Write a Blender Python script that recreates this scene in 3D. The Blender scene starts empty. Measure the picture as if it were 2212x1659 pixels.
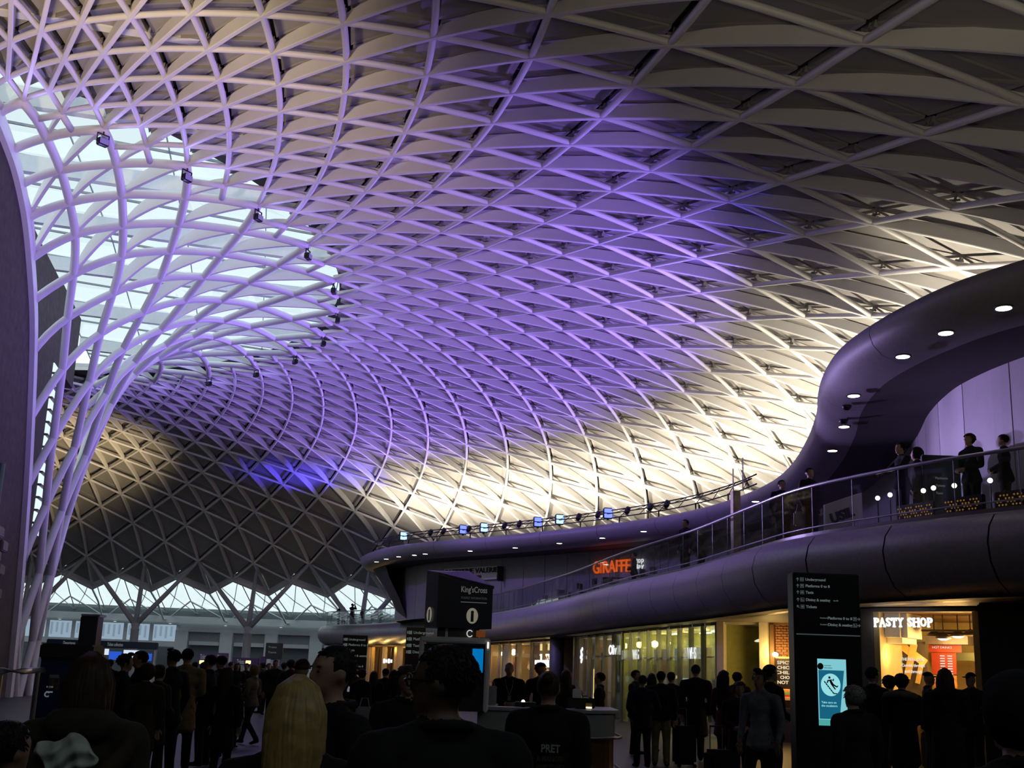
import bpy, bmesh, math, random
from mathutils import Vector, Matrix
random.seed(7)
S = bpy.context.scene
COL = S.collection
PI = math.pi

# ---------------------------------------------------------------- camera
CAM = Vector((50.187, 17.772, 1.65))
YAW, PIT, ROLL = math.radians(167.617), math.radians(13.0), math.radians(2.0)
FPX, CYPX = 2397.18, 895.42
F0 = Vector((math.cos(YAW), math.sin(YAW), 0)); R0 = Vector((math.sin(YAW), -math.cos(YAW), 0)); U0 = Vector((0, 0, 1))
FW = F0*math.cos(PIT)+U0*math.sin(PIT); UP = U0*math.cos(PIT)-F0*math.sin(PIT)
CR = R0*math.cos(ROLL)+UP*math.sin(ROLL); CU = UP*math.cos(ROLL)-R0*math.sin(ROLL)
cd = bpy.data.cameras.new('camera'); cam = bpy.data.objects.new('camera', cd); COL.objects.link(cam)
m3 = Matrix((CR, CU, -FW)).transposed()
cam.matrix_world = Matrix.Translation(CAM) @ m3.to_4x4()
cd.sensor_fit = 'HORIZONTAL'; cd.sensor_width = 36; cd.lens = FPX/2212*36
cd.shift_y = (CYPX-829.5)/2212; cd.clip_start = 0.1; cd.clip_end = 600
S.camera = cam

def ray(x, y): return FW+CR*((x-1106)/FPX)-CU*((y-CYPX)/FPX)
def at_z(x, y, z):
    r = ray(x, y); return CAM+r*((z-CAM.z)/r.z)
def at_d(x, y, dep): return CAM+ray(x, y)*dep
def proj(P):
    P = Vector(P)-CAM; f = P.dot(FW)
    return 1106+FPX*P.dot(CR)/f, CYPX-FPX*P.dot(CU)/f, f

# ---------------------------------------------------------------- world, exposure
S.view_settings.view_transform = 'Standard'; S.view_settings.look = 'None'
S.view_settings.exposure = 0.0; S.view_settings.gamma = 1.0; S.view_settings.use_curve_mapping = False
S.cycles.max_bounces = 5; S.cycles.diffuse_bounces = 3; S.cycles.glossy_bounces = 3; S.cycles.transparent_max_bounces = 14
S.cycles.transmission_bounces = 4; S.cycles.use_denoising = True
S.cycles.sample_clamp_indirect = 4.0
W_ = bpy.data.worlds.new('sky'); S.world = W_; W_.use_nodes = True
nt = W_.node_tree; bg = nt.nodes['Background']
tc = nt.nodes.new('ShaderNodeTexCoord'); nz = nt.nodes.new('ShaderNodeTexNoise'); nz.inputs['Scale'].default_value = 2.5
cr = nt.nodes.new('ShaderNodeValToRGB'); cr.color_ramp.elements[0].color = (.70, .90, .98, 1); cr.color_ramp.elements[1].color = (.92, 1.0, 1.0, 1)
nt.links.new(tc.outputs['Generated'], nz.inputs['Vector']); nt.links.new(nz.outputs['Fac'], cr.inputs['Fac']); nt.links.new(cr.outputs['Color'], bg.inputs['Color'])
bg.inputs['Strength'].default_value = 1.2

# ---------------------------------------------------------------- roof surface (rings k, meridians j)
RK = [55.29, 52.646, 50.0, 47.541, 45.279, 43.039, 40.954, 38.952, 37.033, 35.22, 33.476, 31.826, 30.239, 28.716, 27.281, 25.935, 24.65, 23.441, 22.289, 21.204, 20.156, 19.225, 18.278, 17.394, 16.582, 15.829, 15.141, 14.514, 13.91, 13.292, 12.661, 12.05, 11.507, 11.06, 10.663, 10.273, 9.915, 9.625, 9.398, 9.211, 9.057, 8.93, 8.83, 8.77, 8.75]
ZK = [7.496, 8.481, 9.7, 11.008, 12.14, 13.079, 13.859, 14.555, 15.12, 15.606, 16.028, 16.374, 16.673, 16.915, 17.106, 17.276, 17.411, 17.502, 17.575, 17.617, 17.647, 17.695, 17.66, 17.61, 17.527, 17.371, 17.166, 16.931, 16.621, 16.188, 15.655, 15.057, 14.4, 13.639, 12.67, 11.45, 10.119, 8.829, 7.572, 6.282, 4.937, 3.6, 2.25, 0.9, -0.4]
CF = [[0.019467, 0.001835, -0.009709, 0.005931, 0.00735, 0.001998, -0.00492, -0.002978, 0.006389, -0.008451, -0.02395, 0.003756, -0.019757, -0.012377], [-0.004026, -0.01325, -0.004429, -0.004403, -0.001429, 0.003162, 0.006994, -0.001164, 0.00139, 0.019063, 0.003889, -0.000146, 0.016382, 0.000781], [-0.001307, 0.01329, 0.011903, 0.013226, -0.007264, -0.008786, 0.002817, 0.023549, -0.027808, 0.067491, 0.025742, 0.011205, 0.051791, 0.083749]]
EXPO = [(0, 1), (1, 1), (2, 1), (3, 1), (4, 1), (0, 2), (1, 2), (2, 2), (3, 2), (0, 3), (1, 3), (2, 3), (0, 4), (1, 4)]
TH0, DTH = math.radians(178.032), math.radians(-5.94696)
YW = 8.67                                                     # plane of the old station wall

def lerp_arr(A, t):
    t = max(0.0, min(len(A)-1.0001, t)); i = int(t); f = t-i
    p0 = A[max(0, i-1)]; p1 = A[i]; p2 = A[i+1]; p3 = A[min(len(A)-1, i+2)]
    if i == 0: p0 = 2*p1-p2
    return p1+.5*f*(p2-p0+f*(2*p0-5*p1+4*p2-p3+f*(3*(p1-p2)+p3-p0)))
def W(k, j):
    a = (min(k, 40)-12)/16; b = (max(-1.0, min(28.0, j))-13)/13
    s = [0, 0, 0]
    for n, (i, l) in enumerate(EXPO):
        t = a**i*b**l
        s[0] += CF[0][n]*t; s[1] += CF[1][n]*t; s[2] += CF[2][n]*t
    r = lerp_arr(RK, k+2)*(1+s[0]); z = lerp_arr(ZK, k+2)+6*s[1]; th = TH0+j*DTH+s[2]
    return Vector((r*math.cos(th), r*math.sin(th), z))
def WN(k, j):                                                 # normal pointing out of the hall (up)
    e = .15
    n = (W(k+e, j)-W(k-e, j)).cross(W(k, j+e)-W(k, j-e)).normalized()
    return -n if n.z < 0 and k < 22 else (n if k < 22 else (n if n.dot(Vector((W(k, j).x, W(k, j).y, 0))) < 0 else -n))

# ---------------------------------------------------------------- materials
MATS = {}
def mat(name, col, rough=.6, metal=0.0, var=.08, scale=6.0, bump=0.0, spec=.5, emit=None, estr=0.0):
    if name in MATS: return MATS[name]
    m = bpy.data.materials.new(name); m.use_nodes = True; t = m.node_tree; b = t.nodes['Principled BSDF']
    b.inputs['Roughness'].default_value = rough; b.inputs['Metallic'].default_value = metal
    b.inputs['Specular IOR Level'].default_value = spec
    tc = t.nodes.new('ShaderNodeTexCoord'); n = t.nodes.new('ShaderNodeTexNoise'); n.inputs['Scale'].default_value = scale; n.inputs['Detail'].default_value = 4
    r = t.nodes.new('ShaderNodeValToRGB')
    r.color_ramp.elements[0].position = .3; r.color_ramp.elements[1].position = .7
    r.color_ramp.elements[0].color = tuple(max(0, c*(1-var)) for c in col)+(1,)
    r.color_ramp.elements[1].color = tuple(min(1, c*(1+var)) for c in col)+(1,)
    t.links.new(tc.outputs['Object'], n.inputs['Vector']); t.links.new(n.outputs['Fac'], r.inputs['Fac']); t.links.new(r.outputs['Color'], b.inputs['Base Color'])
    if bump:
        bp = t.nodes.new('ShaderNodeBump'); bp.inputs['Strength'].default_value = bump
        n2 = t.nodes.new('ShaderNodeTexNoise'); n2.inputs['Scale'].default_value = scale*8
        t.links.new(tc.outputs['Object'], n2.inputs['Vector']); t.links.new(n2.outputs['Fac'], bp.inputs['Height']); t.links.new(bp.outputs['Normal'], b.inputs['Normal'])
    if emit is not None:
        b.inputs['Emission Color'].default_value = tuple(emit)+(1,); b.inputs['Emission Strength'].default_value = estr
    MATS[name] = m
    return m
def glass(name, tint=(1, 1, 1), refl=.08, rough=.02):
    if name in MATS: return MATS[name]
    m = bpy.data.materials.new(name); m.use_nodes = True; t = m.node_tree; t.nodes.clear()
    o = t.nodes.new('ShaderNodeOutputMaterial'); mx = t.nodes.new('ShaderNodeMixShader'); tr = t.nodes.new('ShaderNodeBsdfTransparent'); gl = t.nodes.new('ShaderNodeBsdfGlossy')
    lw = t.nodes.new('ShaderNodeLayerWeight'); lw.inputs['Blend'].default_value = .25
    ma = t.nodes.new('ShaderNodeMath'); ma.operation = 'MULTIPLY_ADD'; ma.inputs[1].default_value = .5; ma.inputs[2].default_value = refl
    nz = t.nodes.new('ShaderNodeTexNoise'); nz.inputs['Scale'].default_value = .8
    bp = t.nodes.new('ShaderNodeBump'); bp.inputs['Strength'].default_value = .02
    t.links.new(nz.outputs['Fac'], bp.inputs['Height']); t.links.new(bp.outputs['Normal'], gl.inputs['Normal'])
    tr.inputs['Color'].default_value = tuple(tint)+(1,); gl.inputs['Roughness'].default_value = rough
    t.links.new(lw.outputs['Facing'], ma.inputs[0]); t.links.new(ma.outputs[0], mx.inputs['Fac'])
    t.links.new(tr.outputs[0], mx.inputs[1]); t.links.new(gl.outputs[0], mx.inputs[2]); t.links.new(mx.outputs[0], o.inputs['Surface'])
    MATS[name] = m
    return m
def glow(name, col, strength):
    if name in MATS: return MATS[name]
    m = bpy.data.materials.new(name); m.use_nodes = True; t = m.node_tree; t.nodes.clear()
    o = t.nodes.new('ShaderNodeOutputMaterial'); e = t.nodes.new('ShaderNodeEmission')
    e.inputs['Color'].default_value = tuple(col)+(1,); e.inputs['Strength'].default_value = strength
    t.links.new(e.outputs[0], o.inputs['Surface']); MATS[name] = m
    return m

# ---------------------------------------------------------------- mesh helpers
class MB:
    def __init__(s): s.v = []; s.f = []; s.m = []
    def add(s, vs, fs, mi=0):
        o = len(s.v); s.v += [tuple(v) for v in vs]; s.f += [tuple(i+o for i in f) for f in fs]; s.m += [mi]*len(fs)
    def box(s, c, d, rz=0, mi=0, M=None):
        c = Vector(c); x, y, z = d[0]/2, d[1]/2, d[2]/2
        vs = [Vector((a*x, b*y, e*z)) for e in (-1, 1) for b in (-1, 1) for a in (-1, 1)]
        R = Matrix.Rotation(rz, 3, 'Z') if M is None else M
        s.add([R @ v+c for v in vs], [(0, 2, 3, 1), (4, 5, 7, 6), (0, 1, 5, 4), (2, 6, 7, 3), (0, 4, 6, 2), (1, 3, 7, 5)], mi)
    def rbox(s, c, d, bev=.01, rz=0, mi=0):                    # box with bevelled vertical and top edges
        bm = bmesh.new(); bmesh.ops.create_cube(bm, size=1)
        for v in bm.verts: v.co = Vector((v.co.x*d[0], v.co.y*d[1], v.co.z*d[2]))
        bmesh.ops.bevel(bm, geom=bm.edges[:], offset=min(bev, min(d)*.45), segments=2, affect='EDGES')
        R = Matrix.Rotation(rz, 3, 'Z'); bm.verts.index_update()
        s.add([R @ v.co+Vector(c) for v in bm.verts], [[v.index for v in f.verts] for f in bm.faces], mi); bm.free()
    def tube(s, pts, rad, n=8, mi=0, cap=True, flat=1.0):
        pts = [Vector(p) for p in pts]; N = len(pts)
        if not isinstance(rad, (list, tuple)): rad = [rad]*N
        rings = []; prev = None
        for i in range(N):
            t = (pts[min(i+1, N-1)]-pts[max(i-1, 0)]).normalized()
            a = Vector((0, 0, 1)) if abs(t.z) < .9 else Vector((0, 1, 0))
            u = t.cross(a).normalized() if prev is None else (prev-t*prev.dot(t)).normalized()
            prev = u; w = t.cross(u)
            rings.append([pts[i]+(u*math.cos(q)+w*math.sin(q)*flat)*rad[i] for q in [2*PI*k/n for k in range(n)]])
        vs = [v for r in rings for v in r]
        fs = [(i*n+k, i*n+(k+1) % n, (i+1)*n+(k+1) % n, (i+1)*n+k) for i in range(N-1) for k in range(n)]
        if cap: fs += [tuple(range(n))[::-1], tuple((N-1)*n+k for k in range(n))]
        s.add(vs, fs, mi)
    def sweep(s, pts, ups, prof, mi=0, closed=True, cap=True):  # prof: list of (side, up)
        N = len(pts); n = len(prof); vs = []
        for i in range(N):
            t = (Vector(pts[min(i+1, N-1)])-Vector(pts[max(i-1, 0)])).normalized(); u = Vector(ups[i])
            sd = t.cross(u).normalized(); pr = prof[i] if isinstance(prof[0], list) else prof
            vs += [Vector(pts[i])+sd*a+u*b for a, b in pr]
        n = len(prof[0]) if isinstance(prof[0], list) else n
        K = n if closed else n-1
        fs = [(i*n+k, i*n+(k+1) % n, (i+1)*n+(k+1) % n, (i+1)*n+k) for i in range(N-1) for k in range(K)]
        if closed and cap: fs += [tuple(range(n))[::-1], tuple((N-1)*n+k for k in range(n))]
        s.add(vs, fs, mi)
    def ell(s, c, r, nu=14, nv=10, mi=0, M=None):
        vs = [Vector((0, 0, -1))]+[Vector((math.cos(2*PI*u/nu)*math.sin(PI*v/nv), math.sin(2*PI*u/nu)*math.sin(PI*v/nv), -math.cos(PI*v/nv))) for v in range(1, nv) for u in range(nu)]+[Vector((0, 0, 1))]
        fs = [(0, 1+(u+1) % nu, 1+u) for u in range(nu)]
        for v in range(nv-2):
            for u in range(nu): a = 1+v*nu; fs.append((a+u, a+(u+1) % nu, a+nu+(u+1) % nu, a+nu+u))
        a = 1+(nv-2)*nu; fs += [(a+u, a+(u+1) % nu, len(vs)-1) for u in range(nu)]
        c = Vector(c); vs = [Vector((v.x*r[0], v.y*r[1], v.z*r[2])) for v in vs]
        s.add([(M @ v if M else v)+c for v in vs], fs, mi)
    def lathe(s, prof, n=20, c=(0, 0, 0), mi=0):
        N = len(prof); c = Vector(c)
        vs = [Vector((r*math.cos(2*PI*k/n), r*math.sin(2*PI*k/n), z))+c for r, z in prof for k in range(n)]
        fs = [(i*n+k, i*n+(k+1) % n, (i+1)*n+(k+1) % n, (i+1)*n+k) for i in range(N-1) for k in range(n)]
        fs += [tuple(range(n))[::-1], tuple((N-1)*n+k for k in range(n))]
        s.add(vs, fs, mi)
    def mesh(s, name, mats, smooth=False):
        me = bpy.data.meshes.new(name); me.from_pydata(s.v, [], s.f)
        for m in (mats if isinstance(mats, (list, tuple)) else [mats]): me.materials.append(m)
        me.polygons.foreach_set('material_index', s.m)
        if smooth: me.polygons.foreach_set('use_smooth', [True]*len(s.f))
        me.update()
        return me
    def build(s, name, mats, parent=None, smooth=False, label=None, recalc=False):
        me = s.mesh(name, mats, smooth)
        if recalc:
            bm = bmesh.new(); bm.from_mesh(me); bmesh.ops.recalc_face_normals(bm, faces=bm.faces[:]); bm.to_mesh(me); bm.free()
        return link(name, me, parent, label)
def link(name, me, parent=None, label=None):
    o = bpy.data.objects.new(name, me); COL.objects.link(o)
    if parent is not None: o.parent = parent
    if label: o['label'] = label
    return o
def thing(name, label, cat, loc=(0, 0, 0), rz=0, group=None):
    o = bpy.data.objects.new(name, None); COL.objects.link(o); o.location = loc; o.rotation_euler = (0, 0, rz); o.empty_display_size = .2
    o['label'] = label; o['category'] = cat
    if group: o['group'] = group
    return o
def tag(o, label, cat, group=None):
    o['label'] = label; o['category'] = cat
    if group: o['group'] = group
    return o
def struct(name, label=None, loc=(0, 0, 0)):
    o = bpy.data.objects.new(name, None); COL.objects.link(o); o.location = loc; o['kind'] = 'structure'
    if label: o['label'] = label
    return o
def stru(o, label=None):
    o['kind'] = 'structure'
    if label: o['label'] = label
    return o
def children(o): return [c for c in bpy.data.objects if c.parent == o]
def copy_tree(o, kids=None):
    c = o.copy(); COL.objects.link(c)
    for ch in (kids if kids is not None else children(o)):
        d = ch.copy(); COL.objects.link(d); d.parent = c
        for g in children(ch):
            e = g.copy(); COL.objects.link(e); e.parent = d
    return c
def face_cam(P, turn=0):                                       # turn so that local -Y looks at the camera
    v = CAM-Vector(P); return math.atan2(v.y, v.x)+PI/2+turn
def lamp(kind, loc, energy, col, target=None, size=.2, spot=60, blend=.6, sy=None):
    l = bpy.data.lights.new('lamp', kind); l.energy = energy; l.color = col
    if kind == 'SPOT': l.spot_size = math.radians(spot); l.spot_blend = blend; l.shadow_soft_size = size
    elif kind == 'AREA':
        l.size = size
        if sy: l.shape = 'RECTANGLE'; l.size_y = sy
    else: l.shadow_soft_size = size
    o = bpy.data.objects.new('lamp', l); COL.objects.link(o); o.location = loc
    if target is not None: o.rotation_euler = (Vector(target)-Vector(loc)).to_track_quat('-Z', 'Y').to_euler()
    return o
TXT = {}
def text_mesh(body, size, depth=.01, bold=0.0, align='CENTER'):
    c = bpy.data.curves.new('lettering', 'FONT'); c.body = body; c.size = size; c.extrude = depth/2; c.offset = bold; c.align_x = align; c.align_y = 'CENTER'; c.resolution_u = 3
    o = bpy.data.objects.new('lettering', c); COL.objects.link(o)
    dg = bpy.context.evaluated_depsgraph_get(); dg.update()
    me = bpy.data.meshes.new_from_object(o.evaluated_get(dg)); me.name = 'lettering'
    bpy.data.objects.remove(o); bpy.data.curves.remove(c)
    return me
def text(body, size, m, parent, loc, depth=.01, bold=0.0, align='CENTER', width=None, name='lettering', rx=PI/2, rz=0, label=None):
    me = text_mesh(body, size, depth, bold, align); me.materials.clear(); me.materials.append(m)
    o = link(name, me, parent, label); o.location = loc; o.rotation_euler = (rx, 0, rz)
    if width:
        xs = [v.co.x for v in me.vertices]; w = max(xs)-min(xs)
        if w > 0: o.scale.x = width/w
    return o

# ---------------------------------------------------------------- lights of the hall
VIOLET = (.36, .21, 1.0); WARM = (1.0, .88, .66); GOLD = (1.0, .76, .42); BLUE = (.10, .06, 1.0); LILAC = (.38, .32, 1.0)
def roof_pt(k, j): return W(k, j)
# warm white uplights standing on the roof of the upper floor, behind its edge
for n in range(15):
    j = 7.0+n*.97
    P = W(1.5, j); r = math.hypot(P.x, P.y); rr_ = 41.0 if j < 17.5 else 42.2
    q = Vector((P.x*(rr_/r), P.y*(rr_/r), 9.75))
    lamp('SPOT', q, 2300 if j < 17 else (1900 if j < 19.5 else 1200), WARM, W(3.4 if j < 19 else 2.6, j), size=.25, spot=145 if j < 19 else 125, blend=.9)
# violet floods on the roof truss, aimed across to the inner roof
for n in range(12):
    j = 6.5+n*1.45
    P = W(4, j); r = math.hypot(P.x, P.y)
    q = Vector((P.x*(38.5/r), P.y*(38.5/r), 9.9))
    lamp('SPOT', q, 3300 if n < 10 else 1700, VIOLET, W(12.0, j+.3), size=.3, spot=100, blend=.9)
# violet floods at the rim of the funnel
for j in range(3, 28, 2):
    P = W(18.2, j); n = Vector((P.x, P.y, 0)).normalized()
    lamp('SPOT', P+Vector((0, 0, -.9))+n*.2, 90, LILAC, P+n*9+Vector((0, 0, -1.0)), size=.2, spot=150, blend=.8)
# floods low on the funnel wash its tubes from below
for q, t, e in [((6, 15, 1.0), (10, 12, 12), 1150), ((-3, 15, 1.0), (-2, 11, 12), 1000), ((16, 16, 2.5), (14, 10.5, 15), 1000), ((24, 14, 4), (20, 10.5, 16), 850)]:
    lamp('SPOT', q, e, LILAC, t, size=.3, spot=90, blend=.8)
# violet floods on the funnel turned to the upper floor
for q, t, e in [((4, 19, 15.5), (2, 33, 7), 4200), ((-9, 19, 15.5), (-10, 31, 7.5), 3400), ((-16, 15, 15.5), (-27, 26, 7.5), 2200), ((13, 16, 15.5), (17, 32, 7), 3000)]:
    lamp('SPOT', q, e, VIOLET, t, size=.3, spot=62, blend=.9)
for q, t, e in [((6, 20, 6), (24.8, 33.4, 7.2), 10500), ((8, 20, 6), (28.2, 32, 7.2), 10500), ((10, 19, 6), (32, 32.6, 7.2), 9500)]:  # added mid-air spots brighten the near cladding, stand in for light off the roof
    lamp('SPOT', q, e*1.35, (.56, .42, 1.0), t, size=.2, spot=13, blend=.8)
# warm floods on the old station wall and at the far end
lamp('SPOT', (36, 10.5, 7.0), 3600, GOLD, W(12.5, 25.8), size=.4, spot=64, blend=1)
lamp('SPOT', (30, 10.5, 8.5), 2600, GOLD, W(14, 25), size=.4, spot=70, blend=1)
lamp('SPOT', (46, 12, 6.0), 250, GOLD, W(6, 25), size=.4, spot=100, blend=.9)
lamp('SPOT', (-25, 14.0, 5.0), 9500, GOLD, W(7.5, -0.6), size=.4, spot=72, blend=1)
lamp('SPOT', (44, 22, 6.5), 650, WARM, W(5, 23.5), size=.5, spot=100, blend=1)  # added warm wash from mid-air to lift the near roof
# narrow blue beams
for j, k, e in [(5.0, 5.5, 4200), (6.3, 5.5, 4200)]:
    P = W(3, j+1.5); r = math.hypot(P.x, P.y); q = Vector((P.x*38/r, P.y*38/r, 9.6)); lamp('SPOT', q, e, BLUE, W(k, j), size=.15, spot=38, blend=.9)
for j, k, e in [(19.5, 7.5, 2600), (21.0, 6.5, 3000)]:
    P = W(3, 19.0); r = math.hypot(P.x, P.y); q = Vector((P.x*39/r, P.y*39/r, 9.8)); lamp('SPOT', q, e, BLUE, W(k, j), size=.15, spot=34, blend=.8)

# ---------------------------------------------------------------- roof: ceiling > panel / rib / tube
WHITE = mat('white_steel', (.80, .79, .78), .45, var=.03, scale=1.5)
PANEL = mat('roof_panel', (.36, .345, .335), .55, var=.05, scale=.7)
ceiling = struct('ceiling', 'domed white steel lattice roof fanning out from the funnel, lit violet and warm white')
JMIN, JMAX = -3, 30
PO = .46                                                         # set-back of the panels behind the lattice
def behind(P): return P.y < YW-.6 and P.x > 3
def member(kj, tube):                                           # list of (k,j) node positions; returns MB
    pts, ups, prof = [], [], []; n = 5
    for a in range(len(kj)-1):
        for i in range(n if a < len(kj)-2 else n+1):
            t = i/n; k = kj[a][0]*(1-t)+kj[a+1][0]*t; j = kj[a][1]*(1-t)+kj[a+1][1]*t
            u = WN(k, j); pts.append(W(k, j)+(u*.10 if tube else Vector((0, 0, 0)))); ups.append(u); h = .24+.17*(4*t*(1-t)); w = .065
            prof.append([(-w, h), (-w, .02), (-w*.7, 0), (w*.7, 0), (w, .02), (w, h)])
    if len(pts) < 2: return None
    b = MB()
    if tube: b.tube(pts, .088, 8)
    else: b.sweep(pts, ups, prof, closed=True)
    return b
def runs(kj):                                                   # cut away what lies behind the wall
    out, cur = [], []
    for q in kj:
        if behind(W(*q)):
            if len(cur) > 1: out.append(cur)
            cur = []
        else: cur.append(q)
    if len(cur) > 1: out.append(cur)
    return out
j = JMIN
while j <= JMAX:
    whole = abs(j-round(j)) < .01
    for r in runs([(k, j) for k in (range(-2, 19, 2) if whole else range(-1, 18, 2))]):
        b = member(r, False); b and b.build('rib', WHITE, ceiling)
    j += .5
for j0 in range(JMIN-9, JMAX+3):
    A = [(k, j0+k*.5) for k in range(-2, 19) if JMIN <= j0+k*.5 <= JMAX]
    for r in runs(A):
        b = member(r, True); b and b.build('tube', WHITE, ceiling, smooth=True)
for j0 in range(JMIN-1, JMAX+10):
    L = [(k, j0-k*.5) for k in range(-2, 19) if JMIN <= j0-k*.5 <= JMAX]
    for r in runs(L):
        b = member(r, True); b and b.build('tube', WHITE, ceiling, smooth=True)
tris = []
for k in range(-2, 17):
    j = JMIN if k % 2 == 0 else JMIN+.5
    while j <= JMAX:
        for sg in (-1, 1):
            c = [(k, j), (k+1, j+.5*sg), (k+2, j)]
            if sum(behind(W(*q)) for q in c) == 0 and JMIN <= c[1][1] <= JMAX: tris.append(c)
        j += 1
def panel_geo(c):                                               # flat tray with turned-up rims, open joints round it
    P = [W(*q)+WN(*q)*PO for q in c]; g = (P[0]+P[1]+P[2])/3; n_ = WN((c[0][0]+c[1][0]+c[2][0])/3, (c[0][1]+c[1][1]+c[2][1])/3)
    a = [g+(p-g)*(1-.13/max(.3, (p-g).length)) for p in P]; i_ = [g+(p-g)*(1-.30/max(.5, (p-g).length)) for p in P]
    vs = [p for p in a]+[p+n_*.03 for p in i_]+[p+n_*.14 for p in a]
    fs = [(3, 4, 5)]+[(k, (k+1) % 3, 3+(k+1) % 3, 3+k) for k in range(3)]+[(k, 6+k, 6+(k+1) % 3, (k+1) % 3) for k in range(3)]
    return vs, fs
def tri_size(c):
    P = [proj(W(*q)) for q in c]
    if min(p[2] for p in P) < 1 or not any(-50 < p[0] < 2260 and -50 < p[1] < 1400 for p in P): return 0
    return abs((P[1][0]-P[0][0])*(P[2][1]-P[0][1])-(P[2][0]-P[0][0])*(P[1][1]-P[0][1]))
tris.sort(key=tri_size, reverse=True)
rest = MB()
for i, c in enumerate(tris):
    vs, fs = panel_geo(c)
    if i < 300: b = MB(); b.add(vs, fs); b.build('panel', PANEL, ceiling)
    else: rest.add(vs, fs)
o = rest.build('panels', PANEL, ceiling); o['kind'] = 'stuff'
# outer skin above the panels
b = MB(); js = [JMIN+.5*i for i in range(int((JMAX-JMIN)*2)+1)]; ks = list(range(-2, 19)); vs = [W(k, j)+WN(k, j)*.78 for k in ks for j in js]; nj = len(js)
keep = lambda k, j: not behind(W(k, j))
fs = [(a*nj+c, a*nj+c+1, (a+1)*nj+c+1, (a+1)*nj+c) for a in range(len(ks)-1) for c in range(nj-1) if not (ks[a] == -2 and abs(js[c]*2 % 2) >= 0 and False)]
fs = [f for f in fs if not (f[0]//nj == 0)]
b.add(vs, fs); b.build('roof_skin', mat('roof_skin', (.07, .065, .07), .8), ceiling)
br = MB()
for k in range(-1, 14):
    for j in range(JMIN, JMAX):
        q = j if k % 2 == 0 else j+.5; P = W(k, q); u = WN(k, q)
        if not behind(P): br.box(P+u*.30, (.26, .05, .05), q); br.box(P+u*.30, (.05, .26, .05), q); br.tube([P+u*.1, P+u*.45], .03, 6)
o = br.build('node_brackets', mat('bracket_steel', (.35, .34, .34), .4, .5), ceiling); o['kind'] = 'stuff'
# zig-zag lip along the lower rim
lip = MB()
for j in range(JMIN, 9):
    for sg in (-.5, .5):
        a, b_ = W(-2, j), W(-1, j+sg); na, nb = WN(-2, j), WN(-1, j+sg)
        lip.sweep([a, (a+b_)/2, b_], [na, (na+nb).normalized(), nb], [(-.1, -.1), (.1, -.1), (.1, .75), (-.1, .75)])
lip.build('rim_beam', WHITE, ceiling)

# ---------------------------------------------------------------- funnel: coarse lattice from the rim ring down to the floor
FUN = mat('funnel_steel', (.74, .73, .76), .4, var=.03, scale=1.2)
funnel = thing('lattice_funnel', 'tall white steel lattice funnel flaring from the floor up into the domed roof', 'column', (0, 0, 0))
KB = 42
def cut(P, Q):                                                   # shorten Q to the wall plane
    if Q.y >= YW-.05: return Q
    t = (P.y-YW)/(P.y-Q.y); return P+(Q-P)*t
def ftube(kj, rad):
    b = None
    pts = []
    n = 4
    for a in range(len(kj)-1):
        for i in range(n if a < len(kj)-2 else n+1):
            t = i/n; pts.append(W(kj[a][0]*(1-t)+kj[a+1][0]*t, kj[a][1]*(1-t)+kj[a+1][1]*t))
    seg = []; out = []
    for i, P in enumerate(pts):
        if P.y >= YW:
            if not seg and i > 0: seg.append(cut(P, pts[i-1]))
            seg.append(P)
        elif seg: seg.append(cut(seg[-1], P)); out.append(seg); seg = []
    if seg: out.append(seg)
    for s_ in out:
        if len(s_) > 1 and (s_[0]-s_[-1]).length > .4:
            b = MB(); b.tube(s_, rad, 10); b.build('tube', FUN, funnel, smooth=True)
for q in range(-26, 60, 2):
    A = [(18+2*i, q+1+i) for i in range(13) if -4 <= q+1+i <= 34]           # j rises with k
    L = [(18+2*i, q+1-i) for i in range(13) if -4 <= q+1-i <= 34]
    for kj in (A, L):
        if len(kj) > 1: ftube(kj, .155)
for j in range(-3, 32, 2):                                       # stubs where the fine lattice meets the coarse rim
    for sg in (-1, 1):
        for a, b_ in (((18, j+1), (19, j+1+.5*sg)),):
            P, Q = W(*a), W(*b_)
            if P.y > YW and Q.y > YW: m = MB(); m.tube([P, Q], .11, 8); m.build('tube', FUN, funnel, smooth=True)
def bar(k0, k1, j, w=.06, h=.42):
    pts = [W(k0+(k1-k0)*i/8, j) for i in range(9)]; ups = [WN(k0+(k1-k0)*i/8, j) for i in range(9)]
    if min(P.y for P in pts) < YW: return
    pr = [[(-w, -.02), (w, -.02), (w, .06+h*math.sin(PI*i/8)), (-w, .06+h*math.sin(PI*i/8))] for i in range(9)]
    m = MB(); m.sweep(pts, ups, pr); m.build('flat_bar', FUN, funnel)
for j in range(-3, 32):
    if j % 2: bar(18, 22, j); bar(22, 26, j)
    else: bar(20, 24, j); bar(24, 28, j); bar(17, 20, j, .05, .25)
# edge arch of the funnel on the wall plane
arch = []
for k in [x*.5 for x in range(24, 85)]:
    lo, hi = 14.0, 30.0
    if W(k, 14.8).y < YW: continue
    for _ in range(30):
        md = (lo+hi)/2
        if W(k, md).y > YW: lo = md
        else: hi = md
    arch.append(W(k, lo))
arch = [Vector((P.x, YW, P.z)) for P in arch]
m = MB(); m.sweep(arch, [Vector((0, 1, 0))]*len(arch), [(-.04, -.35), (.52, -.35), (.52, .14), (-.04, .14)]); m.build('edge_arch', FUN, funnel, smooth=False)

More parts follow.
